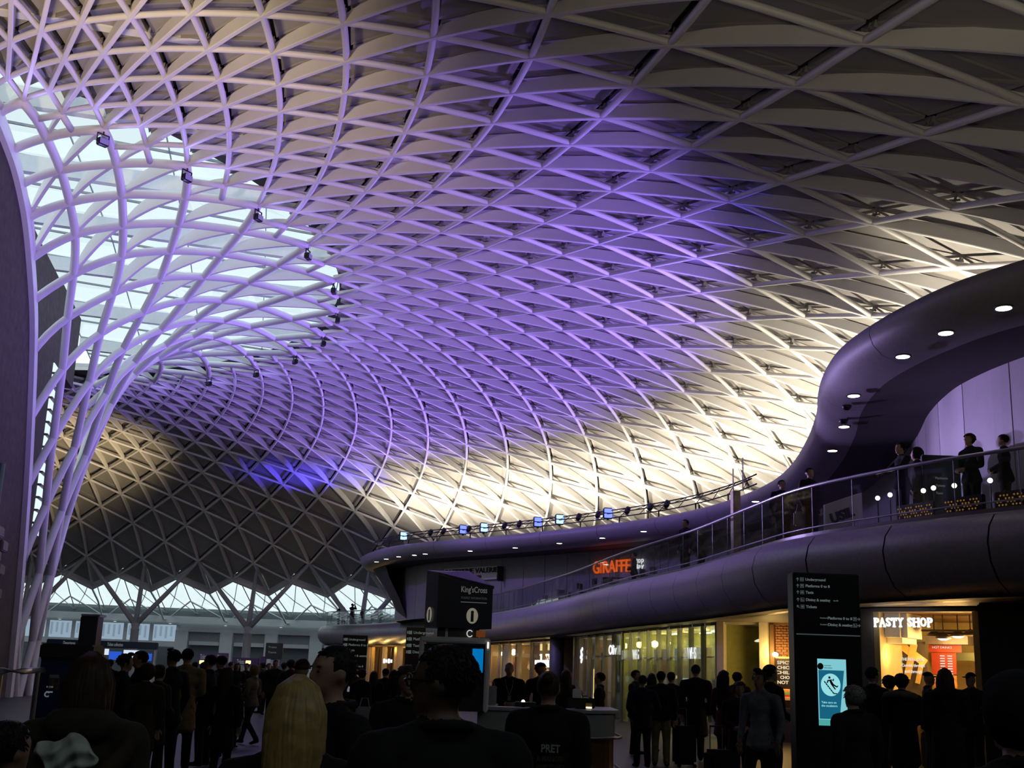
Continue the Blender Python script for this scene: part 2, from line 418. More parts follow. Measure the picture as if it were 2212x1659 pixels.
# ---------------------------------------------------------------- floodlights on the rim of the funnel
DARK = mat('dark_metal', (.03, .03, .035), .4, .6, .1, 8)
LENSV = glow('violet_lens', (.4, .28, 1.0), .5)
side = ['at the far side', 'third from the far end', 'fourth from the far end', 'fifth from the far end', 'by the middle of the rim', 'just past the middle of the rim', 'on the curve facing the upper floor', 'on the near curve', 'above the near skylight edge', 'second from the old wall', 'next to the old wall']
for i, j in enumerate(range(7, 27, 2)):
    P = W(18, j); n = Vector((P.x, P.y, 0)).normalized()
    L = thing('floodlight', 'small dark floodlight clamped under the funnel rim, ' + side[i], 'lamp', P-Vector((0, 0, .16)), math.atan2(n.y, n.x)-PI/2, 'floodlights on the funnel rim'); L.scale = (.7, .7, .7)
    b = MB(); b.rbox((0, .1, -.42), (.5, .3, .34), .04); b.build('housing', DARK, L)
    b = MB(); b.rbox((0, .26, -.42), (.42, .03, .26), .01); b.build('lens', LENSV, L)
    b = MB(); b.box((-.28, .08, -.25), (.03, .06, .4)); b.box((.28, .08, -.25), (.03, .06, .4)); b.box((0, .08, -.04), (.59, .06, .03)); b.tube([(0, .08, -.03), (0, .08, .1)], .03, 8); b.build('bracket', DARK, L)

# ---------------------------------------------------------------- floor, enclosing walls, old wall, skylight, far hall
FLOOR = mat('floor_stone', (.028, .026, .030), .42, var=.12, scale=.8, spec=.4)
b = MB(); b.box((-5, 30, -.15), (170, 120, .3)); stru(b.build('floor', FLOOR), 'dark polished stone concourse floor')
# old brick wall beside the camera, its top following the funnel arch and the roof
BRICKW = mat('soot_brick', (.045, .034, .028), .85, var=.35, scale=3, bump=.4)
STONE = mat('sill_stone', (.16, .14, .12), .7, var=.15, scale=4)
wl = struct('wall_left', 'dark old brick station wall with sash windows')
top = [(P.x, P.z) for P in arch if P.x < 34]
top.sort()
xs = [t[0] for t in top]
b = MB(); vs = []
cols = [(x, z) for x, z in top]+[(40, 17.0), (48, 13.5), (58, 9.0), (62, 9.0)]
for x, z in cols: vs += [(x, YW-.05, -.1), (x, YW-.05, z+.1), (x, YW-.7, -.1), (x, YW-.7, z+.1)]
n = len(cols); fs = []
for i in range(n-1): a = 4*i; fs += [(a, a+4, a+5, a+1), (a+2, a+3, a+7, a+6), (a+1, a+5, a+7, a+3)]
b.add(vs, fs); b.build('brickwork', BRICKW, wl)
PANE_D = mat('dark_pane', (.02, .022, .03), .12, spec=.7, var=.2, scale=2)
FRAMEW = mat('painted_frame', (.32, .30, .34), .5, var=.08)
for i, x in enumerate((13.5, 17.3, 21.1, 24.9, 28.7, 32.5, 36.3, 40.1)):
    for z0, h in ((2.2, 3.0), (6.8, 3.2)):
        if z0 == 6.8 and x < 14: pass
        f = MB(); f.box((x-.75, YW, z0+h/2), (.16, .12, h)); f.box((x+.75, YW, z0+h/2), (.16, .12, h)); f.box((x, YW, z0+h), (1.66, .12, .16)); f.box((x, YW, z0+h/2), (1.4, .08, .08)); f.box((x, YW, z0+h/2), (.05, .08, h))
        w = f.build('window_frame', FRAMEW, wl)
        p = MB(); p.box((x, YW-.03, z0+h/2), (1.4, .03, h)); p.build('pane', PANE_D, w)
        s_ = MB(); s_.box((x, YW+.1, z0-.1), (1.9, .34, .2)); s_.build('sill', STONE, w)
b = MB(); b.tube([(9.6, YW+.12, 0), (9.6, YW+.12, 8.0)], .12, 12); b.build('drainpipe', mat('green_pipe', (.05, .085, .08), .4), wl, smooth=True)
for i in range(14):                                              # courses of rusticated stone low on the wall
    b = MB(); b.rbox((7.2+(i % 2)*.9, YW+.02, .35+i*.42), (.86, .16, .38), .04); b.build('stone_block', STONE, wl)
# wall going on behind the funnel, with a tall lit slot window
w2 = struct('wall_back', 'dark brick pier behind the funnel with a tall bright slot window')
b = MB(); b.box((2.4, 7.6, 9), (7.2, .7, 18)); b.box((-3.9, 7.6, 16.3), (5.4, .7, 3.6)); b.box((-28, -6, 9), (50, .6, 18)); b.build('brickwork', BRICKW, w2)  # last box is an unseen wall added to block stray sky light
slot = MB(); slot.box((-2.05, 7.97, 10.6), (1.7, .06, 7.6)); slot.build('slot_pane', glow('slot_daylight', (.75, .92, 1.0), 1.1), w2)
for i in range(13):
    b = MB(); b.box((-2.05, 8.02, 7.2+i*.56), (1.75, .16, .10)); b.build('transom', STONE, w2)
# closing wall round the perimeter and behind the camera
PERI = mat('perimeter_wall', (.20, .19, .20), .8, var=.06, scale=.5)
wr = struct('wall_right', 'plain outer wall round the concourse below the dome edge')
b = MB(); vs = []; N = 60
for i in range(N+1):
    j = 9+i*(31-9)/N; P = W(-2, j); r = math.hypot(P.x, P.y); e = Vector((P.x/r, P.y/r, 0))
    vs += [P+e*.0, P+e*1.2+Vector((0, 0, .6)), Vector((P.x, P.y, -.1))+e*1.2]
b.add(vs, [f for i in range(N) for f in ((3*i, 3*i+1, 3*i+4, 3*i+3), (3*i+1, 3*i+2, 3*i+5, 3*i+4))]); b.build('wall_shell', PERI, wr)
wf = struct('wall_front', 'plain end wall behind the viewer')
b = MB(); b.box((57.5, 12, 4), (.4, 30, 9)); b.build('wall_shell', PERI, wf)

# skylight over the funnel
win1 = struct('window_1', 'bright glazed skylight over the funnel seen through the lattice')
GL = glass('clear_glass', (.96, 1, 1), .03)
GLB = glass('skylight_glass', (.93, .99, 1), .03)
BARM = mat('glazing_bar', (.35, .37, .40), .5, var=.05)
BEAMW = mat('skylight_beam', (.82, .84, .86), .5, var=.03)
def SKY(x, y): return Vector((x, y, 19.0+.05*(20-abs(x))-.07*(y-10)))
X0, X1, Y0, Y1, DX, DY = -21, 27, 6.6, 27, 3.0, 3.4
nx, ny = int((X1-X0)/DX), int((Y1-Y0)/DY)
for a in range(nx):
    for c in range(ny):
        x, y = X0+a*DX, Y0+c*DY
        if math.hypot(max(0, abs(x+DX/2)-1.5), y) > 23: continue
        p = MB(); p.add([SKY(x+.03, y+.03), SKY(x+DX-.03, y+.03), SKY(x+DX-.03, y+DY-.03), SKY(x+.03, y+DY-.03)], [(0, 1, 2, 3)])
        p.build('pane', GLB, win1)
bars = MB()
for a in range(nx+1):
    x = X0+a*DX; bars.sweep([SKY(x, Y0), SKY(x, Y1)], [U0]*2, [(-.035, -.06), (.035, -.06), (.035, .03), (-.035, .03)])
for c in range(ny+1):
    y = Y0+c*DY; bars.sweep([SKY(X0, y), SKY(0, y), SKY(X1, y)], [U0]*3, [(-.02, -.04), (.02, -.04), (.02, .03), (-.02, .03)])
bars.build('glazing_bars', BARM, win1)
for a in range(0, nx+1, 2):
    x = X0+a*DX; b = MB(); b.sweep([SKY(x, Y0)-Vector((0, 0, .3)), SKY(x+2.5, Y1)-Vector((0, 0, .3))], [U0]*2, [(-.16, -.45), (.16, -.45), (.16, .2), (-.16, .2)]); b.build('beam', BEAMW, win1)
# upstand between the roof edge and the skylight
b = MB(); vs = []; N = 70
for i in range(N+1):
    j = -3+i*33/N; P = W(17.2, j)+WN(17.2, j)*.45; r = math.hypot(P.x, P.y); e = Vector((P.x/r, P.y/r, 0)); vs += [P+e*.3, P+e*3.2+Vector((0, 0, 1.6)), P+e*3.4+Vector((0, 0, 1.9))]
b.add(vs, [f for i in range(N) for f in ((3*i, 3*i+1, 3*i+4, 3*i+3), (3*i+1, 3*i+2, 3*i+5, 3*i+4))]); b.build('upstand', mat('upstand_panel', (.4, .4, .42), .6), win1)

# glazed skirt round the far rim
win2 = struct('window_2', 'bright glazed lattice skirt under the far edge of the dome')
def SK(t, j):                                                     # t: 0 dome lip .. 1 foot
    P = W(-1.5, j); r = math.hypot(P.x, P.y); e = Vector((P.x/r, P.y/r, 0))
    return P+e*(.4+7.4*t)+Vector((0, 0, .9-3.9*t+.9*t*t*.9))
sk = MB(); bars = MB()
TS = [0, .2, .4, .6, .8, 1.0]
for a in range(len(TS)-1):
    jj = -3.0
    while jj < 8.9:
        p = MB(); p.add([SK(TS[a], jj+.02), SK(TS[a], jj+.48), SK(TS[a+1], jj+.48), SK(TS[a+1], jj+.02)], [(0, 1, 2, 3)]); p.build('pane', GL, win2)
        jj += .5
jj = -3.0
def thick(pts, w): bars.tube(pts, w, 6)
while jj < 9:
    thick([SK(t, jj) for t in (0, .5, 1)], .055)
    thick([SK(t, jj+t*.5) for t in (0, .5, 1)], .035); thick([SK(t, jj-t*.5) for t in (0, .5, 1)], .035)
    jj += .5
bars.build('glazing_bars', BARM, win2)
ST = mat('strut_steel', (.62, .66, .68), .45, var=.04)
for j in range(-3, 9):
    for jo, dz in ((0, 0),):
        b = MB(); Q = [W(-2, j)-Vector((0, 0, .05)), SK(.45, j)-Vector((0, 0, .75)), SK(.8, j)-Vector((0, 0, 1.0)), SK(1, j)-Vector((0, 0, .5))]
        b.tube(Q, .085, 8); b.build('curved_strut', ST, win2, smooth=True)
    for s_ in (-.5, .5):
        b = MB(); b.tube([SK(1, j)-Vector((0, 0, .5)), SK(.55, j+s_)-Vector((0, 0, .1))], .07, 8); b.build('raking_strut', ST, win2, smooth=True)
# bottom fascia, wall and openings of the far hall
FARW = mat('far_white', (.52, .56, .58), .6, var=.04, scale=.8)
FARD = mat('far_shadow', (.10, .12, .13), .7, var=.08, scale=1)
wfar = struct('wall_far', 'pale far hall wall with ticket openings under a white fascia')
def FR(j, dr, z):
    P = W(-1.5, j); r = math.hypot(P.x, P.y); return Vector((P.x*(r+7.6+dr)/r, P.y*(r+7.6+dr)/r, z))
def fseg(b, j0, j1, dr, z0, z1, th=.3, n=4):
    vs = []
    for i in range(n+1):
        j = j0+(j1-j0)*i/n; vs += [FR(j, dr, z0), FR(j, dr, z1), FR(j, dr+th, z1), FR(j, dr+th, z0)]
    fs = [f for i in range(n) for f in [(4*i+a, 4*i+(a+1) % 4, 4*i+4+(a+1) % 4, 4*i+4+a) for a in range(4)]]+[(0, 1, 2, 3), (4*n+3, 4*n+2, 4*n+1, 4*n)]
    b.add(vs, fs)
b = MB(); fseg(b, -3, 9, -.6, 4.95, 5.55, .7, 24); b.build('fascia', FARW, wfar)
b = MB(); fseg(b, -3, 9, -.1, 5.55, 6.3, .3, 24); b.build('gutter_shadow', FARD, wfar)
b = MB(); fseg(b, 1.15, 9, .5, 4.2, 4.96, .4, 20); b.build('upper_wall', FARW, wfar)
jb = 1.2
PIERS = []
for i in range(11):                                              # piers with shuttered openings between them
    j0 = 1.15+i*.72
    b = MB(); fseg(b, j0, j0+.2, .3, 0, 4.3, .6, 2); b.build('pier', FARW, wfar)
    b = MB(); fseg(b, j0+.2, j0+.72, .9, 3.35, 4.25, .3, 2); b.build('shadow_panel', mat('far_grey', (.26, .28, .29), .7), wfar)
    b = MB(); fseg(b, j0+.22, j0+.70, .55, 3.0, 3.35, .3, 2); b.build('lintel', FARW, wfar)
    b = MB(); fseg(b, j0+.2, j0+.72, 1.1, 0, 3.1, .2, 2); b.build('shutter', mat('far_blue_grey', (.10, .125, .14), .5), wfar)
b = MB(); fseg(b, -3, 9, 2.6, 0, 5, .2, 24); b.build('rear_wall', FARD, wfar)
# far windows, daylight and the pale building outside put in as glowing panes
win3 = struct('window_3', 'row of far windows with pale daylight behind the funnel')
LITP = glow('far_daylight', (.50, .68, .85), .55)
for i in range(9):
    j0 = -2.6+i*.42
    b = MB(); fseg(b, j0+.03, j0+.39, .35, 3.25, 4.75, .06, 1); w = b.build('pane', LITP, win3)
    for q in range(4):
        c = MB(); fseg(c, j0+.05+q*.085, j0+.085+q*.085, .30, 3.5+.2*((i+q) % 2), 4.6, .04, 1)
        if i > 3: c.build('building_strip', glow('window_strip', (.36, .52, .68), .5), w)  # bluish glowing strips stand for the building outside
    f = MB(); fseg(f, j0-.03, j0+.03, .25, 3.0, 4.95, .2, 1); f.build('mullion', FARW, win3)
b = MB(); fseg(b, -3, 1.2, .3, 2.75, 3.25, .25, 8); b.build('sill_band', FARW, win3)
b = MB(); fseg(b, -3, 1.2, .3, 4.75, 4.97, .25, 8); b.build('head_band', FARW, win3)

# ---------------------------------------------------------------- tree columns of the far rim
TREE = mat('tree_steel', (.42, .43, .45), .5, var=.05)
TL = {-1: 'steel tree column half hidden by the funnel bundle', 1: 'branching steel tree column nearest to the funnel on the right', 3: 'branching steel tree column in front of the ticket openings', 5: 'steel tree column rising behind the upper balcony end'}
for j in (-1, 1, 3, 5):
    P = W(0, j); B = Vector((P.x*1.0, P.y*1.0, 0)); c = W(0.2, j)
    t = thing('tree_column', TL[j], 'column', B, 0, 'tree columns along the far rim')
    zn = 4.35
    b = MB(); b.lathe([(.42, 0), (.42, .06), (.36, .1), (.33, zn-.5), (.36, zn-.45), (.36, zn-.38), (.33, zn-.34), (.31, zn-.2), (.38, zn), (.3, zn+.12), (.1, zn+.2)], 20); b.build('trunk', TREE, t, smooth=True)
    for dj in (-1, 0, 1):
        Q = W(0, j+dj)-B if dj else W(-.4, j)-B
        b = MB(); b.tube([Vector((0, 0, zn-.05))+(Q-Vector((0, 0, zn)))*.02, Q*.5+Vector((0, 0, zn))*.5, Q+Vector((0, 0, .1))], [.23, .19, .13], 12); b.build('branch', TREE, t, smooth=True)

# ---------------------------------------------------------------- upper floor: plan curves
def smooth(pts, n=4):
    P = [Vector((a, b, 0)) for a, b in pts]; out = []
    for i in range(len(P)-1):
        p0 = P[max(0, i-1)]; p1 = P[i]; p2 = P[i+1]; p3 = P[min(len(P)-1, i+2)]
        for k in range(n):
            f = k/n; out.append(p1+.5*f*(p2-p0+f*(2*p0-5*p1+4*p2-p3+f*(3*(p1-p2)+p3-p0))))
    return out+[P[-1]]
def resample(P, step):
    out = [P[0].copy()]; acc = 0
    for a, b in zip(P, P[1:]):
        d = (b-a).length
        while acc+d >= step:
            t = (step-acc)/d; a = a+(b-a)*t; out.append(a.copy()); d = (b-a).length; acc = 0
        acc += d
    return out
def offs(P, d):                                                   # to the hall side (right of travel from far to near) for positive d
    out = []
    for i in range(len(P)):
        t = (P[min(i+1, len(P)-1)]-P[max(i-1, 0)]).normalized(); out.append(P[i]+Vector((t.y, -t.x, 0))*d)
    return out
ZF = 4.72                                                         # upper floor level at the balustrade
BEL = smooth([(-50, 35), (-51.2, 29), (-49.5, 24.8), (-46, 23.4), (-43, 24.2), (-37.8, 26.4), (-26.7, 28.9), (-14.4, 30.9), (0.5, 31.0), (11.9, 30.3), (18.8, 30.15), (24, 29.7), (27, 29.5), (29.5, 29.9), (32, 30.6), (36, 32.4), (42, 36), (47, 40)], 6)
LEADM = mat('belly_cladding', (.30, .28, .30), .42, .25, .10, 14, bump=.12, spec=.6)
BELP = [(-.35, .06), (.05, .05), (.32, -.03), (.50, -.25), (.58, -.55), (.52, -.90), (.32, -1.22), (0, -1.42), (-.5, -1.50)]
belly = stru(thing('trim_1', 'bulging grey-violet clad edge of the upper floor', 'x')); del belly['category']
P = resample(BEL, .25)
seg = 9; i0 = 0
while i0 < len(P)-2:                                              # cladding panels with open joints, 2.2 m each
    i1 = min(len(P)-1, i0+seg); q = [Vector((p.x, p.y, ZF)) for p in P[i0:i1+1]]
    q[0] = q[0].lerp(q[1], .06); q[-1] = q[-1].lerp(q[-2], .06)
    b = MB(); b.sweep(q, [U0]*len(q), BELP, closed=False); b.build('cladding_panel', LEADM, belly, smooth=True); i0 = i1
b = MB(); q = [Vector((p.x, p.y, ZF)) for p in P]; b.sweep(q, [U0]*len(q), [(a*.94-.03, c) for a, c in BELP], closed=False); b.build('joint_backing', DARK, belly, smooth=True)
# floor slab and soffit of the upper floor
back = offs(P, -16)
b = MB(); vs = []; n = len(P)
def clampr(v):
    r = math.hypot(v.x, v.y); m_ = 55.5
    return v if r < m_ else v*(m_/r)
for a, c in zip(P, P):
    t = Vector((a.x*.15, 1, 0)).normalized(); o_ = clampr(a+Vector((-a.x*.05, 14, 0))); vs += [Vector((a.x, a.y, ZF)), Vector((o_.x, o_.y, ZF))]
b.add(vs, [(2*i, 2*i+2, 2*i+3, 2*i+1) for i in range(n-1)]); stru(b.build('floor_upper', mat('upper_floor', (.07, .065, .07), .5)), 'floor of the upper level')
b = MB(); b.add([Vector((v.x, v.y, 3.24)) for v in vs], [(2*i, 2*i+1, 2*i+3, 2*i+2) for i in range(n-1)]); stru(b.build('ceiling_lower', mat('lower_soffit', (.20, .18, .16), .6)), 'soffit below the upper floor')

# eyebrow roof over the upper floor
EYE = smooth([(-37, 34), (-36, 29.5), (-33, 26.2), (-29, 24.6), (-25, 24.7), (-20, 25.8), (-16, 27.8), (-11.9, 30.4), (-5.8, 33.7), (-.8, 35.8), (3, 36.7), (7, 36.9), (11, 36.5), (14.7, 35.6), (19.1, 34), (22.8, 32.4), (25.2, 31.2), (27.2, 30.4), (28.9, 29.95), (31, 29.8), (33.2, 30.1), (36, 31.4), (41, 34.6), (46, 39)], 6)
ZE = 9.05
E_ = resample(EYE, .25)
EYEP = [(-2.2, .16), (-.7, .14), (-.25, .08), (-.04, -.06), (0, -.25), (-.07, -.48), (-.28, -.70), (-.62, -.82), (-1.0, -.86)]
SOFM = mat('eyebrow_cladding', (.26, .24, .26), .5, .15, .08, 10, bump=.08)
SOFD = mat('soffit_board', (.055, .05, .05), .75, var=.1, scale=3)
eye = stru(thing('trim_2', 'sweeping rounded edge of the roof above the upper floor', 'x')); del eye['category']
seg = 18; i0 = 0
while i0 < len(E_)-2:
    i1 = min(len(E_)-1, i0+seg); q = [Vector((p.x, p.y, ZE)) for p in E_[i0:i1+1]]
    q[0] = q[0].lerp(q[1], .05); q[-1] = q[-1].lerp(q[-2], .05)
    b = MB(); b.sweep(q, [U0]*len(q), EYEP, closed=False); b.build('cladding_panel', SOFM, eye, smooth=True); i0 = i1
q = [Vector((p.x, p.y, ZE)) for p in E_]
b = MB(); b.sweep(q, [U0]*len(q), [(a*.9-.06, c*.96) for a, c in EYEP], closed=False); b.build('joint_backing', DARK, eye, smooth=True)
WALLP = offs(E_, -2.6); SIN = offs(E_, -1.0)
b = MB(); vs = []
for a, c in zip(SIN, WALLP): vs += [Vector((a.x, a.y, ZE-.86)), Vector((c.x, c.y, ZE-.88))]
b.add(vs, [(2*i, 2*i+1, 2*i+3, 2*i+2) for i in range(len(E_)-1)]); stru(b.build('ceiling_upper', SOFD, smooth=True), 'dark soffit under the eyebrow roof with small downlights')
b = MB(); vs = []
for a, c in zip(E_, E_):
    o_ = clampr(a+Vector((-a.x*.05, 12, 0))); vs += [Vector((a.x, a.y+2, ZE+.14)), Vector((o_.x, o_.y, ZE+.2))]
b.add(vs, [(2*i, 2*i+2, 2*i+3, 2*i+1) for i in range(len(E_)-1)]); b.build('roof_deck', mat('roof_deck', (.18, .17, .17), .8), eye)
# wall panels of the upper floor
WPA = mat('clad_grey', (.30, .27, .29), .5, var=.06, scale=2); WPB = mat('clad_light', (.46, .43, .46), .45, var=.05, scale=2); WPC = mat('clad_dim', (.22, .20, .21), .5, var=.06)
wu = struct('wall_right_upper', 'grey cladding wall of the upper floor behind the balcony')
WQ = resample(WALLP, .3); i0 = 0; c_ = 0
while i0 < len(WQ)-2:
    i1 = min(len(WQ)-1, i0+6); q = WQ[i0:i1+1]; a_ = [p.copy() for p in q]
    a_[0] = a_[0].lerp(a_[1], .06); a_[-1] = a_[-1].lerp(a_[-2], .06)
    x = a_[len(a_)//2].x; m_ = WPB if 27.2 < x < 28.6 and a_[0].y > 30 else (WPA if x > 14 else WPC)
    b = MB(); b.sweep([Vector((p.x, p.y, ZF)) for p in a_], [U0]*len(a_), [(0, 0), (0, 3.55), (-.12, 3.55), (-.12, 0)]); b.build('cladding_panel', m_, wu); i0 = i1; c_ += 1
# sloping end of the far wing
b = MB(); vs = []
E2 = E_[:int(10/.25)+36]
nn = len(E2)
for i, p in enumerate(E2):
    t = (E2[min(i+1, nn-1)]-E2[max(i-1, 0)]).normalized(); nrm = Vector((-t.y, t.x, 0)); f = max(0, 1-i/nn)
    vs += [p+nrm*.9+Vector((0, 0, ZE-.80)), p+nrm*(1.2+1.0*f)+Vector((0, 0, ZE-1.6)), p+nrm*(2.0+1.6*f)+Vector((0, 0, ZE-3.0)), p+nrm*(2.6+1.8*f)+Vector((0, 0, ZF))]
b.add(vs, [(4*i+a, 4*i+4+a, 4*i+5+a, 4*i+1+a) for i in range(nn-1) for a in range(3)]); b.build('prow_panel', SOFD, eye, smooth=True)

# ---------------------------------------------------------------- downlights
DLE = glow('downlight_disc', (1.0, .93, .80), 9.0)
proto = None
DLS = [(2168, 663, 8.17), (2043, 717, 8.17), (1950, 768, 8.17), (1844, 853, 8.17), (1823, 920, 8.17), (1798, 972, 8.17), (1632, 1082, 8.17)]+[(740+x/2.968, 1100+y/2.968, 8.17) for x, y in [(1930, 139), (1665, 182), (1390, 216), (1107, 245), (818, 265), (530, 284), (460, 292), (360, 302), (280, 317), (218, 335)]]
NAMEDL = ['first from the viewer', 'second from the viewer', 'third from the viewer', 'fourth, at the start of the bend', 'fifth, in the bend', 'sixth, past the bend', 'seventh, low by the handrail', 'eighth, over the orange sign', 'ninth from the viewer', 'tenth, left of the orange sign', 'eleventh from the viewer', 'twelfth from the viewer', 'thirteenth from the viewer', 'fourteenth, near the far end', 'fifteenth, near the far end', 'sixteenth, close to the far tip', 'last one at the far tip']
for i, (x, y, z) in enumerate(DLS):
    Q = at_z(x, y, z); s_ = 1.0
    t = thing('downlight', 'round recessed downlight in the dark soffit, '+NAMEDL[i], 'lamp', Q, 0, 'downlights in the eyebrow soffit')
    b = MB(); b.lathe([(.17, -.005), (.17, -.03), (.135, -.03), (.135, -.005)], 20); b.build('bezel', DARK, t, smooth=False)
    b = MB(); b.lathe([(.0, -.034), (.135, -.034), (.135, -.028), (0, -.028)], 20); b.build('disc', DLE, t)
for x, y in ((1829, 876), (1822, 907)):
    t = tag(MB().build('x', DARK), 'x', 'sensor'); bpy.data.objects.remove(t)
    b = MB(); b.lathe([(0, -.12), (.06, -.11), (.11, -.06), (.12, 0)], 14); o = b.build('ceiling_camera', DARK, smooth=True); o.location = at_z(x, y, 8.2); tag(o, 'small dark dome camera under the soffit '+('nearer the viewer' if y == 876 else 'farther along the bend'), 'camera')

# ---------------------------------------------------------------- glass balustrade
BG = glass('balustrade_glass', (.80, .86, .86), .05, .03)
RAIL = mat('rail_steel', (.42, .40, .43), .28, .9, .05)
bal = thing('glass_balustrade', 'long curved glass balustrade with round steel handrail along the upper floor edge', 'railing', (0, 0, 0))
BP = offs(resample(BEL, .3), -.12)
q = [Vector((p.x, p.y, ZF+1.2)) for p in BP]
b = MB(); b.tube(q, .038, 8); b.build('handrail', RAIL, bal, smooth=True)
q = [Vector((p.x, p.y, ZF+.05)) for p in BP]
b = MB(); b.sweep(q, [U0]*len(q), [(-.04, 0), (.04, 0), (.04, .1), (-.04, .1)]); b.build('base_channel', RAIL, bal)
b = MB(); q2 = [v+Vector((0, 0, .22)) for v in q]; b.tube(q2, .018, 6); b.build('lower_rail', RAIL, bal, smooth=True)
GP = resample(BP, 1.35)
for i in range(len(GP)-1):
    a, c = GP[i].lerp(GP[i+1], .008), GP[i].lerp(GP[i+1], .992)
    b = MB(); t = (c-a).normalized(); n_ = Vector((t.y, -t.x, 0))*.008
    z0, z1 = ZF+.15, ZF+1.17
    vs = [Vector((a.x, a.y, z0))-n_, Vector((c.x, c.y, z0))-n_, Vector((c.x, c.y, z1))-n_, Vector((a.x, a.y, z1))-n_]
    b.add(vs, [(0, 1, 2, 3)]); b.build('glass_pane', BG, bal)
    b = MB(); b.box((GP[i].x, GP[i].y, ZF+.65), (.014, .014, 1.04)); b.build('post', mat('post_steel', (.12, .115, .125), .4, .6, .05), bal)

# ---------------------------------------------------------------- lighting truss on the eyebrow roof
BLUEG = glow('blue_led', (.10, .14, 1.0), 3.0); BLUEW = glow('blue_white_led', (.30, .48, 1.0), 2.4)
TP = [p for p in offs(E_, -.45) if -25 < p.x < 9]
tr = thing('lighting_truss', 'long dark lighting truss standing on the eyebrow roof', 'truss', (0, 0, 0))
for dz, of in ((.32, 0), (.72, 0), (.52, .22)):
    b = MB(); b.tube([Vector((p.x, p.y-of, ZE+dz+.08)) for p in TP[::4]], .03, 6); b.build('chord', DARK, tr, smooth=True)
for i in range(0, len(TP)-6, 6):
    p, p2 = TP[i], TP[i+3]
    b = MB(); b.tube([(p.x, p.y, ZE+.38), (p2.x, p2.y, ZE+.82)], .018, 6); b.tube([(p2.x, p2.y, ZE+.82), (p.x, p.y-.22, ZE+.6)], .018, 6); b.build('brace', DARK, tr)
    if i % 12 == 0:
        b = MB(); b.box((p.x, p.y, ZE+.24), (.06, .06, .4)); b.build('foot', DARK, tr)
SP = [(876, 1168), (1003, 1162), (1051, 1158), (1166, 1147), (1215, 1142), (1315, 1130)]
ORD = ['at the far end of the truss', 'second from the far end', 'third from the far end', 'fourth from the far end', 'fifth from the far end', 'nearest to the viewer']
for i, (x, y) in enumerate(SP):
    Q = min(TP, key=lambda p: abs(proj((p.x, p.y, ZE+.5))[0]-x))
    t = thing('stage_light', 'bright blue twin stage light, '+ORD[i], 'lamp', (Q.x, Q.y-.1, ZE+.34), face_cam(Q, .25), 'blue lights on the truss')
    b = MB(); b.rbox((0, 0, .30), (.50, .24, .58), .05); b.build('housing', DARK, t)
    for z in (.17, .43): b = MB(); b.rbox((0, -.125, z), (.42, .03, .21), .02); b.build('lens', BLUEW if i % 2 == 0 else BLUEG, t)
    b = MB(); b.box((0, 0, .0), (.1, .1, .1)); b.build('clamp', DARK, t)
for i, x in enumerate((930, 955, 1010, 1085, 1120, 1250, 1290, 1355, 1400, 1440)):
    Q = min(TP, key=lambda p: abs(proj((p.x, p.y, ZE+.5))[0]-x))
    t = thing('par_can', 'small unlit black stage lamp on the truss, '+('first', 'second', 'third', 'fourth', 'fifth', 'sixth', 'seventh', 'eighth', 'ninth', 'tenth')[i]+' counted from the far end', 'lamp', (Q.x, Q.y, ZE+.52), face_cam(Q, .8), 'unlit lamps on the truss')
    b = MB(); b.lathe([(.10, 0), (.14, .1), (.14, .32), (.10, .38)], 12); o = b.build('housing', DARK, t, smooth=True); o.rotation_euler = (.6, 0, 0)
    b = MB(); b.box((0, 0, -.05), (.36, .04, .04)); b.build('yoke', DARK, t)
for i, (x, y) in enumerate(((1584, 1057), (1605, 1050))):
    Q = at_z(x, y, ZE+.1); b = MB(); b.tube([(0, 0, -.2), (0, 0, 1.15 if i else .85)], .03, 8); o = b.build('white_post', WHITE, smooth=True); o.location = Q
    tag(o, ('taller' if i else 'shorter')+' thin white post standing on the eyebrow roof', 'post')

# ---------------------------------------------------------------- signs on the upper wall
SIGNW = mat('sign_board', (.50, .46, .48), .5, var=.03); INK = mat('sign_ink', (.012, .01, .012), .5)
OR_ = glow('orange_letters', (1.0, .13, .015), 1.0); WL = glow('white_letters', (.95, .97, 1.0), 1.1)
def on_wall(x, y, back=.12):
    best = None
    for i in range(len(WALLP)-1):
        a = WALLP[i]
        for z in [ZF+.5+.05*k for k in range(72)]:
            px = proj((a.x, a.y, z)); d = (px[0]-x)**2+(px[1]-y)**2
            if best is None or d < best[0]: best = (d, i, z)
    _, i, z = best; t = (WALLP[i+1]-WALLP[i-1]).normalized(); n_ = Vector((t.y, -t.x, 0))
    return Vector((WALLP[i].x, WALLP[i].y, z))+n_*back, math.atan2(n_.y, n_.x)+PI/2
def w_m(pw, dep, ang_cos): return pw*dep/FPX/max(.35, ang_cos)
def wall_sign(name, label, x0, x1, y0, y1, hpx):
    A, _ = on_wall(x0, y0); B, _ = on_wall(x1, y1); Cc, rz = on_wall((x0+x1)/2, (y0+y1)/2)
    return Cc, math.atan2((B-A).y, (B-A).x), (B-A).length, hpx*proj(Cc)[2]/FPX
Cc, rz, w, h = wall_sign('', '', 1285, 1367, 1229, 1222, 26)
t = thing('shop_sign', 'glowing orange letters spelling GIRAFFE on the upper wall', 'sign', Cc, rz); text('GIRAFFE', h*1.42, OR_, t, (0, 0, 0), .05, .012, width=w)
Cc, rz, w, h = wall_sign('', '', 1373, 1397, 1219, 1215, 26)
t = thing('script_sign', 'small white looping script sign right of the orange letters', 'sign', Cc, rz)
for i, (bx, s_) in enumerate((('stop', 1), ('play', 1))): text(bx, h*.62, WL, t, (0, 0, h*(.24-.5*i)), .03, .005, width=w)
Cc, rz, w, h = wall_sign('', '', 962, 1084, 1243, 1237, 28)
